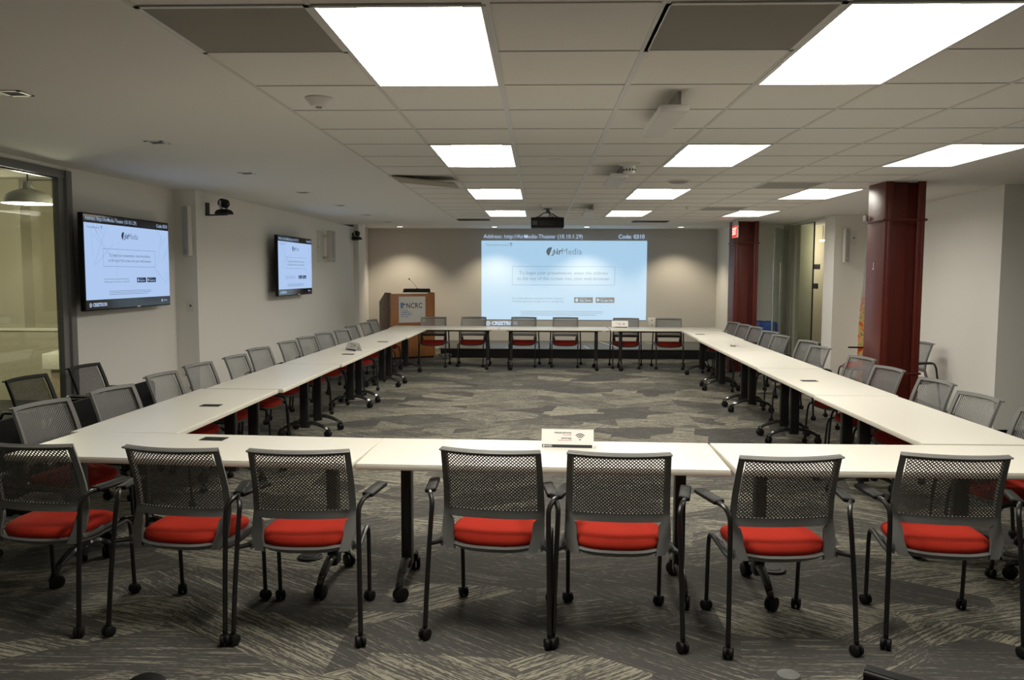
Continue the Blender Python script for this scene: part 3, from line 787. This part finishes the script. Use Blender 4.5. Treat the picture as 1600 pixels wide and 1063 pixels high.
plate('wall_outlet', 'white outlet plate on the end wall right of the projected image', 'outlet', 2.54, 18.5, .50, 0, group=G, w=.18, h=.22)
plate('wall_bracket_plate', 'white mounting plate with dangling wire beside the right wall speaker', 'wall plate', 4.82, 12.87, 2.15, 0, group=G, w=.09, h=.21, holes=1)
plate('speaker_mount_plate', 'white mounting plate behind the angled left wall speaker', 'wall plate', -3.738, 13.95, 1.86, R_(90), group=G, w=.12, h=.55, holes=1)
for k, (y, z, w, h) in enumerate([(19.7, 1.83, .40, .11), (19.75, 1.38, .32, .11)]):
    t = tag(obj('room_sign', box(new(), 6.53, 6.55, y - w / 2, y + w / 2, z, z + h, .003), ink_m), ['upper', 'lower'][k] + ' small black sign on the corridor wall behind the right glass', 'sign', 'corridor signs')

# ------------------------------------------------------------------ red steel columns
def steel_column(label, x0, x1, yy0, yy1, z1):
    t = thing('steel_column', label, 'column', (x0, yy0, 0), 0, 'red steel columns')
    w, d = x1 - x0, yy1 - yy0
    bm = new(); box(bm, 0, .028, 0, d, 0, z1, .002); box(bm, w - .028, w, 0, d, 0, z1, .002)
    # angle irons riveted inside the flanges
    box(bm, .028, .075, 0, .014, 0, z1, .002); box(bm, w - .075, w - .028, .0, .014, 0, z1, .002)
    obj('flange', bm, colr_m, t)
    bm = new(); box(bm, .028, w - .028, d * .35, d * .35 + .02, 0, z1); box(bm, .028, w * .66, d * .22, d * .35, 0, z1, .002); obj('web', bm, colr_m, t)
    for z in (.70, 2.22):
        bm = new(); box(bm, -.012, .0, -.012, d + .01, z, z + .025, .002); box(bm, w, w + .012, -.012, d + .01, z, z + .025, .002)
        tube(bm, [(-.02, -.006, z + .012), (w + .02, -.006, z + .012)], .008, 8)
        for xx in (.05, w - .02): lathe(bm, [(.014, -.006), (.014, .006), (0, .006)], 6, Matrix.Translation((xx, -.008, z + .012)) @ Matrix.Rotation(pi / 2, 4, 'X'))
        obj('clamp', bm, colr_m, t)
    return t
c1 = steel_column('near red steel column rising behind the right tables', 3.395, 3.785, 8.28, 8.70, CZ - .002)
bm = new(); text_bm(bm, '1', .09, 0, 0, offset=.002); box(bm, -.005, .035, -.035, -.028, 0, .001)
flat('tag', bm, white_m, c1, frameM((-.003, .25, 1.78), (0, -1, 0), (0, 0, 1)))
bm = new(); lathe(bm, [(0, -.03), (.025, -.03), (.025, .03), (0, .03)], 10, Matrix.Translation((-.03, .40, 2.27))); obj('hook', bm, chrome_m, c1)
steel_column('far red steel column below the exit sign', 3.375, 3.785, 14.42, 14.84, CZ - .002)

# exit sign
ex = thing('exit_sign', 'red lit exit sign hanging from the ceiling before the far column', 'sign', (3.27, 13.78, 2.30))
bm = new(); box(bm, -.012, .012, 0, .34, 0, .20, .003); obj('panel', bm, white_m, ex)
bm = new(); box(bm, -.016, -.0125, .015, .325, .01, .19); obj('face', bm, exit_m, ex)
bm = new(); text_bm(bm, 'EXIT', .16, 0, 0, 'CENTER', offset=.003, sx=.8); flat('lettering', bm, exitw_m, ex, frameM((-.0175, .17, .10), (0, -1, 0), (0, 0, 1)))
bm = new(); box(bm, -.02, .02, .04, .30, .20, CZ - 2.30, .003); obj('canopy', bm, mat('grey_canopy', (.4, .4, .4), .5), ex)

# ------------------------------------------------------------------ ceiling things
def ceiling_panel(label, i, j, m, w=1, l=1, cat='vent', name='ceiling_grille', group='dark ceiling grilles'):
    t = thing(name, label, cat, (GX + i * W, GY + j * W, CZ), 0, group)
    bm = new()
    for (a, b, c, e) in ((0, .02, 0, W * l), (W * w - .02, W * w, 0, W * l), (0, W * w, 0, .02), (0, W * w, W * l - .02, W * l)): box(bm, a, b, c, e, -.006, -.001)
    obj('frame', bm, gridw_m, t)
    bm = new(); box(bm, .018, W * w - .018, .018, W * l - .018, -.004, -.001); obj('grille', bm, m, t)
    return t
gr_m = mat('perforated_grille', (.14, .13, .12), .8)
vt = gr_m.node_tree; b_ = vt.nodes['Principled BSDF']
tc = N(gr_m, 'ShaderNodeTexCoord'); vo = N(gr_m, 'ShaderNodeTexVoronoi', feature='F1'); vo.inputs['Scale'].default_value = 90; vo.inputs['Randomness'].default_value = 0
cr = N(gr_m, 'ShaderNodeValToRGB'); cr.color_ramp.elements[0].position = .28; cr.color_ramp.elements[0].color = (.05, .048, .045, 1); cr.color_ramp.elements[1].position = .36; cr.color_ramp.elements[1].color = (.30, .28, .25, 1)
L(gr_m, tc.outputs['Object'], vo.inputs['Vector']); L(gr_m, vo.outputs['Distance'], cr.inputs[0]); L(gr_m, cr.outputs[0], b_.inputs['Base Color'])
ceiling_panel('dark perforated ceiling panel at the upper left beside the nearest light', -2, -2, gr_m)
ceiling_panel('dark perforated ceiling panel at the upper right beside the nearest light', 1, -2, gr_m)
lg_m = mat('grey_grille', (.34, .33, .31), .8)
ceiling_panel('grey ceiling grille left of the third right-row light', 4, 7, lg_m, l=1)
ceiling_panel('grey ceiling grille left of the farthest right-row light', 4, 12, lg_m, l=1)
def slot(label, x, y, l=.6):
    t = thing('slot_diffuser', label, 'vent', (x, y, CZ), 0, 'dark slot vents near the end wall')
    bm = new(); box(bm, 0, l, 0, .34, -.010, -.001, .002); obj('frame', bm, dark_m, t)
    bm = new()
    for k in range(5): box(bm, .02, l - .02, .04 + k * .06, .055 + k * .06, -.014, -.009)
    obj('slat', bm, blk_m, t)
slot('dark slot vent left of the projector near the end wall', -1.39, 13.95, .55)
slot('dark slot vent right of the projector near the end wall', 1.62, 14.35, .62)
# tilted ceiling tile
t = thing('loose_ceiling_tile', 'tan ceiling tile hanging tilted open left of the second light', 'ceiling tile', (GX - 2 * W, GY + 6 * W, CZ))
bm = new(); prism(bm, [(.02, .02), (W * 1.0, .10), (W * 1.0, .50), (.02, .50)], -.012, 0, Matrix.Translation((0, 0, -.004)) @ Matrix.Rotation(R_(5.5), 4, 'Y')); obj('tile', bm, tan_m, t)
bm = new(); box(bm, .0, .02, .0, .52, -.02, -.001); obj('edge', bm, white_m, t)
# domes, detectors
t = thing('occupancy_sensor', 'white cone-shaped sensor on the ceiling left of the nearest light', 'sensor', (-1.16, 4.38, CZ))
bm = new(); lathe(bm, [(.072, 0), (.072, -.008), (.040, -.045), (.0, -.047)], 28); obj('housing', bm, white_m, t)
bm = new(); lathe(bm, [(.018, -.046), (.015, -.054), (0, -.055)], 16); obj('lens', bm, lg_m, t)
t = tag(obj('ceiling_disc', lathe(new(), [(.055, CZ), (.055, CZ - .006), (0, CZ - .008)], 24, Matrix.Translation((.119, 6.74, 0))), white_m), 'small flat white disc in the central ceiling strip', 'sensor')
t = thing('smoke_detector', 'white smoke detector on a round base in the ceiling', 'smoke detector', (.746, 6.97, CZ))
bm = new(); lathe(bm, [(.092, 0), (.092, -.010), (.07, -.022), (0, -.022)], 28); obj('base', bm, white_m, t)
bm = new(); lathe(bm, [(.052, -.02), (.050, -.075), (.040, -.085), (0, -.085)], 24); obj('head', bm, white_m, t)
bm = new(); 
for k in range(12): box(bm, -.006, .006, .046, .053, -.066, -.048, 0, 1, Matrix.Rotation(k * pi / 6, 4, 'Z'))
obj('vent_slot', bm, dark_m, t)
t = thing('ceiling_speaker', 'round grey ceiling speaker right of the central strip', 'speaker', (1.369, 8.26, CZ))
bm = new(); lathe(bm, [(.12, 0), (.12, -.008), (.105, -.012)], 28, cap=False); obj('rim', bm, white_m, t)
bm = new(); lathe(bm, [(.106, -.010), (.07, -.022), (0, -.028)], 28, cap=False); obj('grille', bm, lg_m, t)
for k, (x, y) in enumerate([(1.987, 11.28), (.02, 11.0), (.05, 7.9)][:2]):
    t = thing('sprinkler_head', ['small ceiling sprinkler between the middle and right lights', 'small ceiling sprinkler just before the projector'][k], 'sprinkler', (x, y, CZ), 0, 'ceiling sprinklers')
    bm = new(); lathe(bm, [(.04, 0), (.04, -.006), (0, -.008)], 18); obj('plate', bm, white_m, t)
    bm = new(); tube(bm, [(0, 0, -.005), (0, 0, -.035)], .009, 8); lathe(bm, [(.022, -.035), (.022, -.04), (0, -.04)], 12); obj('nozzle', bm, chrome_m, t)
# small square downlights, switched off, along the left drywall
for k, (y) in enumerate((4.24, 5.83, 7.63, 9.44, 11.22, 13.0, 14.75)):
    t = thing('recessed_spot', 'small unlit recessed spot in the left plaster ceiling, ' + nth[k], 'ceiling light', (-2.70, y, CZ), 0, 'unlit recessed spots over the left side')
    bm = new()
    for (a, b, c, e) in ((-.065, -.045, -.065, .065), (.045, .065, -.065, .065), (-.065, .065, -.065, -.045), (-.065, .065, .045, .065)): box(bm, a, b, c, e, -.005, -.0005)
    obj('trim_ring', bm, white_m, t)
    bm = new(); box(bm, -.046, .046, -.046, .046, -.003, -.0008); obj('aperture', bm, dark_m, t)
# hanging white panels
for k, (yn, yf, m) in enumerate([(4.20, 5.0, 0), (7.0, 7.86, 1), (10.9, 11.8, 1)]):
    z = 2.50
    t = thing('ceiling_antenna', 'slim white box hung under the ceiling, %s of three in line' % ['nearest', 'middle', 'farthest'][k], 'ceiling box', (.60, yn, z), 0, 'white boxes under the central ceiling strip')
    bm = new(); box(bm, 0, .145, 0, yf - yn, .0, .032, .003); obj('housing', bm, white_m, t)
    bm = new(); box(bm, .008, .137, .008, yf - yn - .008, -.002, .002); obj('cover', bm, mat('white_cover', (.66, .65, .62), .5), t)
    bm = new(); box(bm, .095, .11, .05, yf - yn - .06, .03, CZ - z - .001); obj('bracket', bm, lg_m, t)
# projector
pr_ = thing('projector', 'black ceiling-mounted projector facing the end wall', 'projector', (.118, 11.75, 2.37))
bm = new(); box(bm, -.23, .23, -.18, .18, -.035, .105, .012, 3); 
obj('body', bm, blkp_m, pr_)
bm = new()
for k in range(9): box(bm, -.10 + k * .022, -.09 + k * .022, -.185, -.178, -.01, .06)
box(bm, -.21, -.14, -.184, -.178, .0, .06)
obj('vent', bm, blk_m, pr_)
bm = new(); lathe(bm, [(.05, 0), (.05, .04), (.035, .04), (.03, .02), (0, .02)], 20, Matrix.Translation((.08, .18, .03)) @ Matrix.Rotation(-pi / 2, 4, 'X')); obj('lens', bm, pol_m, pr_)
bm = new(); box(bm, -.17, .17, -.13, .13, .105, .115, .003)
for sx in (-1, 1):
    for sy in (-1, 1): tube(bm, [(sx * .15, sy * .11, .11), (sx * .05, sy * .03, .175)], .006, 6)
lathe(bm, [(.05, .17), (.05, .185), (.02, .19), (.02, .22), (.06, .225), (.06, CZ - 2.37)], 16); obj('mount', bm, mat('mount_grey', (.25, .25, .25), .4), pr_)
bm = new(); tube(bm, [(.02, -.02, .23), (.0, -.10, .20), (.06, -.16, .12), (.08, -.15, .105)], .007, 6, 4); tube(bm, [(-.02, -.02, .23), (.03, -.11, .19), (.02, -.15, .12), (.03, -.14, .105)], .006, 6, 4); obj('cable', bm, blk_m, pr_)
# wall-washing downlights close to the end wall
for k, x in enumerate((-2.98, -.95, 1.02, 3.01)):
    t = thing('wall_washer', 'lit slit downlight above the end wall, %s of four' % ['first from left', 'second from left', 'third from left', 'rightmost'][k], 'ceiling light', (x, 17.72, 2.69), 0, 'downlights washing the end wall')
    bm = new(); lathe(bm, [(.085, 0), (.085, -.006), (.065, -.006), (.060, 0)], 24, cap=False); obj('trim_ring', bm, white_m, t)
    bm = new(); lathe(bm, [(.062, -.003), (0, -.003)], 24, cap=False); obj('lamp', bm, down_m, t)
    ld = bpy.data.lights.new('wall_wash', 'SPOT'); ld.energy = 46; ld.spot_size = R_(108); ld.spot_blend = .65; ld.color = (1, .86, .62); ld.shadow_soft_size = .04
    lo = bpy.data.objects.new('wall_wash_lamp', ld); COL.objects.link(lo); lo.parent = t; lo.location = (0, 0, -.02)
    lo.rotation_euler = (R_(4), 0, 0)

# ------------------------------------------------------------------ stage, podium
bm = new(); box(bm, -2.0, 3.94, 16.5, 18.495, .17, .19, .004)
st = obj('stage_platform', bm, stage_m); tag(st, 'low dark stage platform along the end wall', 'stage')
bm = new(); box(bm, -1.97, 3.93, 16.53, 18.48, 0, .17); obj('skirt', bm, stagef_m, st)
for k, (x0_, y0_, x1_, y1_) in enumerate([(1.35, 18.3, 1.62, 16.9), (2.35, 18.3, 2.72, 16.9), (-.55, 17.2, -.62, 16.6), (.95, 17.2, 1.02, 16.6)]):
    bm = new(); seg2(bm, x0_, y0_, x1_, y1_, .03, .192); tag(obj('floor_tape', bm, mat('white_tape', (.55, .55, .53), .6), recalc=False), 'thin white tape line on the stage, %s' % ['third from left', 'rightmost', 'leftmost', 'second from left'][k], 'tape', 'tape lines on the stage')
# podium, turned towards the room
pd = thing('podium', 'wooden podium with white logo panel in the far left corner', 'podium', (-2.895, 16.02, 0), R_(30))
pw, pdp, ph = .93, .62, 1.30
bm = new(); box(bm, 0, pw, 0, .025, .04, ph - .01, .003); obj('front_panel', bm, wood_m, pd)
side = [(0, .04), (pdp, .04), (pdp, 1.12), (.28, ph + .01), (0, ph + .01)]
for s, nm_ in ((0, 'l'), (1, 'r')):
    M_ = frameM((s * (pw - .03) - (.012 if s == 0 else -.012), 0, 0), (0, 1, 0), (0, 0, 1))
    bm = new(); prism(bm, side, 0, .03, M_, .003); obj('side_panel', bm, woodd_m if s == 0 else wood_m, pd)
bm = new(); 
M_ = frameM((0.03, 0, 0), (0, 1, 0), (0, 0, 1)); prism(bm, [(.02, .05), (pdp - .02, .05), (pdp - .02, 1.08), (.28, ph - .03), (.02, ph - .03)], 0, pw - .07, M_); obj('cabinet', bm, wood_m, pd)
bm = new(); box(bm, .01, pw - .01, .01, pdp - .02, 0, .045); obj('plinth', bm, blk_m, pd)
for z in (.98, .62):
    bm = new(); box(bm, -.020, -.010, .30, .44, z, z + .02, .003); box(bm, -.016, -.011, .12, .56, z + .10, z + .104); obj('handle', bm, blk_m, pd)
# logo panel
bm = new(); box(bm, .175, .735, -.008, 0, .72, 1.235, .001); pnl = obj('logo_panel', bm, paper_m, pd)
Mx = frameM((.175, -.0095, .72), (1, 0, 0), (0, 0, 1))
bm = new(); text_bm(bm, 'NCRC', .145, .150, .330, offset=.0015, sx=.82, space=1.06); flat('logo_lettering', bm, mat('grey_ink', (.05, .06, .06), .6), pnl, Mx)
bm = new()
for a, b, c, d in ((.035, .065, .285, .395), (.07, .10, .32, .395), (.07, .10, .285, .31), (.105, .14, .345, .375)): rect(bm, a, b, c, d)
for k, (s_, w_) in enumerate((('NATIONAL', .030), ('COMMUNITY', .036), ('REINVESTMENT', .036), ('COALITION', .030))): text_bm(bm, s_, w_, .035, .245 - k * .042, sx=1.0, offset=.0004)
flat('logo_mark', bm, blueink_m, pnl, Mx)
# things on the podium
t = tag(obj('reading_stand', prism(new(), [(-.27, 0), (.27, 0), (.26, .075), (-.25, .075)], -.12, .06, Matrix.Translation((0, 0, 0)) @ Matrix.Rotation(pi / 2, 4, 'X')), blkp_m), 'black low console on top of the podium', 'console')
t.location = (-2.43, 16.40, ph + .012); t.rotation_euler = (0, 0, R_(14))
t = thing('gooseneck_microphone', 'thin black gooseneck microphone leaning left above the podium', 'microphone', (-2.42, 16.42, ph + .085))
bm = new(); lathe(bm, [(.025, 0), (.025, .008), (0, .01)], 14); obj('base', bm, blk_m, t)
bm = new(); tube(bm, [(0, 0, .005), (-.03, 0, .05), (-.13, 0, .16), (-.155, 0, .185)], .0035, 6, 4); obj('stem', bm, blk_m, t)
bm = new(); tube(bm, [(-.15, 0, .18), (-.175, 0, .205)], [.010, .013], 8); obj('capsule', bm, blk_m, t)
# clutter of cable by the podium
bm = new()
for k in range(5):
    P = [(-1.85 + .09 * cos(a) * (1 + .1 * k), 16.28 + .05 * sin(a), .015 + .018 * k + .012 * sin(3 * a + k)) for a in [2 * pi * q / 16 for q in range(17)]]
    tube(bm, P, .008, 6)
tag(obj('cable_coil', bm, mat('grey_cable', (.20, .20, .18), .6)), 'loose coil of grey cable on the floor beside the podium', 'cable')

# ------------------------------------------------------------------ left side extras
def flip(label, x, y0_, y1_, h):
    t = thing('flip_top_table', label, 'table', (x, (y0_ + y1_) / 2, 0), R_(1), 'black folded flip-top tables by the glass')
    l = y1_ - y0_; P = []
    for (cx, cy, a0) in ((l / 2 - .07, h - .07, 0), (-l / 2 + .07, h - .07, 90), (-l / 2 + .02, .22, 180), (l / 2 - .02, .22, 270)):
        rr = .07 if cy > .3 else .02
        for k in range(6): a = R_(a0 + 90 * k / 5); P.append((cx + rr * cos(a), cy + rr * sin(a)))
    bm = new(); prism(bm, P, -.014, .014, frameM((0, 0, 0), (0, 1, 0), (0, 0, 1))); obj('folded_top', bm, bfab_m, t)
    for s in (-1, 1):
        bm = new(); y = s * (l / 2 - .3); box(bm, -.07, -.02, y - .025, y + .025, .08, .6, .005); tube(bm, [(-.12, y, .07), (.0, y, .11), (.18, y, .07)], .02, 8, 3)
        lg = obj('leg', bm, blk_m, t)
        for xx in (-.12, .18):
            bm = new(); lathe(bm, [(0, -.015), (.033, -.015), (.033, .015), (0, .015)], 14, Matrix.Translation((xx, y, .033)) @ Matrix.Rotation(pi / 2, 4, 'X')); tube(bm, [(xx, y, .03), (xx, y, .075)], .012, 6); obj('caster', bm, blkp_m, lg)
flip('black flip-top table folded upright, rounded corner showing behind the second left chair', -3.38, 5.62, 7.12, .75)
flip('black flip-top table folded upright at the left edge of the frame', -3.44, 4.30, 5.54, .74)
# pendants next door
for k, (x, y, z, r, lab) in enumerate([(-4.72, 7.55, 2.32, .22, 'white enamel dome pendant glowing behind the left glass'), (-5.9, 10.9, 2.36, .21, 'far enamel dome pendant seen dimly through the left glass')]):
    t = thing('dome_pendant', lab, 'lamp', (x, y, z), 0, 'pendants in the next room')
    bm = new(); lathe(bm, [(r, 0), (r * .96, .035), (r * .80, .085), (r * .55, .115), (r * .25, .135), (r * .2, .19), (r * .17, .20), (0, .20)], 32, cap=False); obj('shade', bm, shade_m, t)
    bm = new(); lathe(bm, [(r * .97, .004), (r * .5, .010), (0, .012)], 32, cap=False); obj('glow_disc', bm, lampw_m, t)
    bm = new(); tube(bm, [(0, 0, .19), (0, 0, 3.0 - z)], .008, 6); obj('stem', bm, blk_m, t)
# partition with rail, desks next door
t = thing('low_partition', 'low beige partition with pale rail behind the left glass', 'partition', (-7.2, 10.6, 0))
bm = new(); box(bm, -2.2, 2.8, 0, .05, 0, .92); obj('panel', bm, mat('partition_panel', (.46, .43, .32), .8), t)
bm = new(); box(bm, -2.2, 2.8, -.03, .08, .92, .955, .005); obj('rail', bm, mat('partition_rail', (.75, .72, .58), .5), t)
t = thing('storage_box', 'pale cardboard box on a stand behind the left glass', 'box', (-5.25, 9.3, 0), R_(12))
bm = new(); box(bm, -.35, .35, -.25, .25, .60, .78, .01); obj('box', bm, mat('pale_card', (.62, .60, .50), .7), t)
bm = new(); box(bm, -.28, .28, -.2, .2, 0, .6, .01); obj('stand', bm, mat('stand_brown', (.30, .25, .17), .7), t)

# ------------------------------------------------------------------ right side extras
t = thing('recycling_bin', 'blue recycling bin with liner beside the open glass door', 'bin', (4.08, 14.95, 0), R_(3))
bm = new()
def ringbox(z, a, b): return [(-a, -b, z), (a, -b, z), (a, b, z), (-a, b, z)]
lv = [ringbox(.0, .13, .20), ringbox(.80, .165, .25)]
A = [bm.verts.new(p) for p in lv[0]]; B = [bm.verts.new(p) for p in lv[1]]
bm.faces.new(A[::-1])
for k in range(4): bm.faces.new((A[k], A[(k + 1) % 4], B[(k + 1) % 4], B[k]))
bmesh.ops.bevel(bm, geom=[e for e in bm.edges if len(e.link_faces) == 2], offset=.02, segments=2, affect='EDGES'); obj('body', bm, bluebin_m, t)
bm = new(); n = 40; prev = None
for (a, b, z, amp) in ((.170, .255, .70, .002), (.180, .265, .77, .008), (.185, .272, .83, .012), (.172, .26, .85, .006), (.15, .24, .80, .004)):
    ring = []
    for k in range(n):
        th = 2 * pi * k / n; c, s = cos(th), sin(th); e = 2 / 6
        q = 1 + amp * 3 * sin(k * 2.7)
        ring.append(bm.verts.new((a * math.copysign(abs(c) ** e, c) * q, b * math.copysign(abs(s) ** e, s) * q, z + amp * sin(k * 1.9))))
    if prev:
        for k in range(n): bm.faces.new((prev[k], prev[(k + 1) % n], ring[(k + 1) % n], ring[k]))
    prev = ring
obj('liner', bm, bag_m, t)
# autumn-coloured curved banner behind the near column
bn = thing('feather_banner', 'tall curved banner with autumn colours behind the near red column', 'banner', (4.83, 12.3, 0), R_(0))
ban_m = mat('banner_print', (.7, .7, .68), .7); tb_ = ban_m.node_tree; bb = tb_.nodes['Principled BSDF']
tc = N(ban_m, 'ShaderNodeTexCoord'); sp_ = N(ban_m, 'ShaderNodeSeparateXYZ'); L(ban_m, tc.outputs['Object'], sp_.inputs[0])
nz = N(ban_m, 'ShaderNodeTexNoise'); nz.inputs['Scale'].default_value = 7; nz.inputs['Detail'].default_value = 5; L(ban_m, tc.outputs['Object'], nz.inputs['Vector'])
crb = N(ban_m, 'ShaderNodeValToRGB'); els = crb.color_ramp.elements
els[0].position = .30; els[0].color = (.05, .10, .03, 1); els[1].position = .70; els[1].color = (.75, .55, .10, 1)
for p_, c_2 in ((.40, (.55, .05, .02, 1)), (.48, (.85, .25, .04, 1)), (.55, (.80, .60, .25, 1)), (.62, (.25, .28, .10, 1))): e_ = els.new(p_); e_.color = c_2
L(ban_m, nz.outputs[0], crb.inputs[0])
mr = N(ban_m, 'ShaderNodeMapRange'); mr.inputs[1].default_value = 1.25; mr.inputs[2].default_value = 1.6
ad = N(ban_m, 'ShaderNodeMath', operation='ADD'); L(ban_m, sp_.outputs[2], ad.inputs[0])
ml = N(ban_m, 'ShaderNodeMath', operation='MULTIPLY'); L(ban_m, nz.outputs[0], ml.inputs[0]); ml.inputs[1].default_value = .3; L(ban_m, ml.outputs[0], ad.inputs[1]); L(ban_m, ad.outputs[0], mr.inputs[0])
mx = N(ban_m, 'ShaderNodeMix', data_type='RGBA'); L(ban_m, mr.outputs[0], mx.inputs[0]); L(ban_m, crb.outputs[0], mx.inputs[6]); mx.inputs[7].default_value = (.62, .61, .58, 1); L(ban_m, mx.outputs[2], bb.inputs['Base Color'])
prof = [(-.11, .12), (-.11, .8), (-.085, 1.4), (-.05, 1.9), (-.01, 2.25), (.06, 2.42), (.12, 2.40), (.12, .12)]
bm = new(); prism(bm, prof, -.003, .003, frameM((0, 0, 0), (1, 0, 0), (0, 0, 1))); obj('fabric', bm, ban_m, bn)
bm = new(); tube(bm, [(.12, .0, .03), (.12, 0, 2.40), (.06, 0, 2.43), (-.01, 0, 2.26)], .008, 6); box(bm, -.05, .20, -.15, .15, 0, .03, .01); obj('pole', bm, chrome_m, bn)
# linear pendant in the corridor
t = thing('linear_pendant', 'thin glowing linear lamp in the corridor behind the right glass', 'lamp', (5.8, 17.3, 2.38))
bm = new(); box(bm, 0, .62, -.04, .04, 0, .035); obj('lamp', bm, line_m, t)
bm = new(); tube(bm, [(.05, 0, .03), (.05, 0, .62)], .006, 6); tube(bm, [(.57, 0, .03), (.57, 0, .62)], .006, 6); obj('stem', bm, blk_m, t)
# floor covers
for k, (x, y, r, m, lab) in enumerate([(1.35, 4.65, .075, blkp_m, 'flat round black floor cover under the sixth near chair'), (-1.35, 4.75, .075, blkp_m, 'flat round black floor cover between the second and third near chairs')]):
    t = thing('floor_outlet', lab, 'floor outlet', (x, y, 0), 0, 'floor outlet covers')
    bm = new(); lathe(bm, [(r, 0), (r, .006), (r * .92, .012), (r * .6, .013)], 28, cap=False); obj('ring', bm, m, t)
    bm = new(); lathe(bm, [(r * .6, .013), (r * .55, .016), (0, .017)], 24, cap=False); obj('lid', bm, m, t)
t = tag(obj('door_stop', lathe(new(), [(.055, 0), (.055, .03), (.045, .055), (.02, .062), (0, .063)], 24, Matrix.Translation((1.035, 3.30, 0))), grey_m), 'small grey domed stop on the carpet at the bottom edge', 'door stop')
t = tag(obj('floor_pad', lathe(new(), [(.08, 0), (.08, .015), (.06, .03), (0, .035)], 24, Matrix.Translation((-1.60, 3.20, 0))), blkp_m), 'dark domed pad on the carpet at the bottom left edge', 'floor pad')

# ------------------------------------------------------------------ lights and world
def point(name, loc, e, c, r=.1):
    ld = bpy.data.lights.new(name, 'POINT'); ld.energy = e; ld.color = c; ld.shadow_soft_size = r
    o = bpy.data.objects.new(name, ld); COL.objects.link(o); o.location = loc; return o
point('pendant_lamp', (-4.72, 7.55, 2.25), 25, (1, .90, .68))
point('next_room_fill', (-7.0, 8.0, 2.3), 65, (1, .90, .68), .2)  # point light without a fixture, added to brighten the next room
point('corridor_fill', (5.7, 16.2, 2.3), 16, (1, .90, .66), .2)  # unseen fill light added so the corridor wall looks lit
point('corridor_fill_far', (5.7, 19.8, 2.3), 22, (1, .92, .72), .2)  # second added fill, farther down the corridor, no fixture
wd = bpy.data.worlds.new('world'); SC.world = wd; wd.use_nodes = True
wd.node_tree.nodes['Background'].inputs[0].default_value = (.02, .02, .02, 1); wd.node_tree.nodes['Background'].inputs[1].default_value = .3
SC.view_settings.view_transform = 'Standard'; SC.view_settings.look = 'None'; SC.view_settings.gamma = 1
SC.view_settings.use_curve_mapping = False
SC.view_settings.exposure = 1.05
SC.cycles.diffuse_bounces = 6
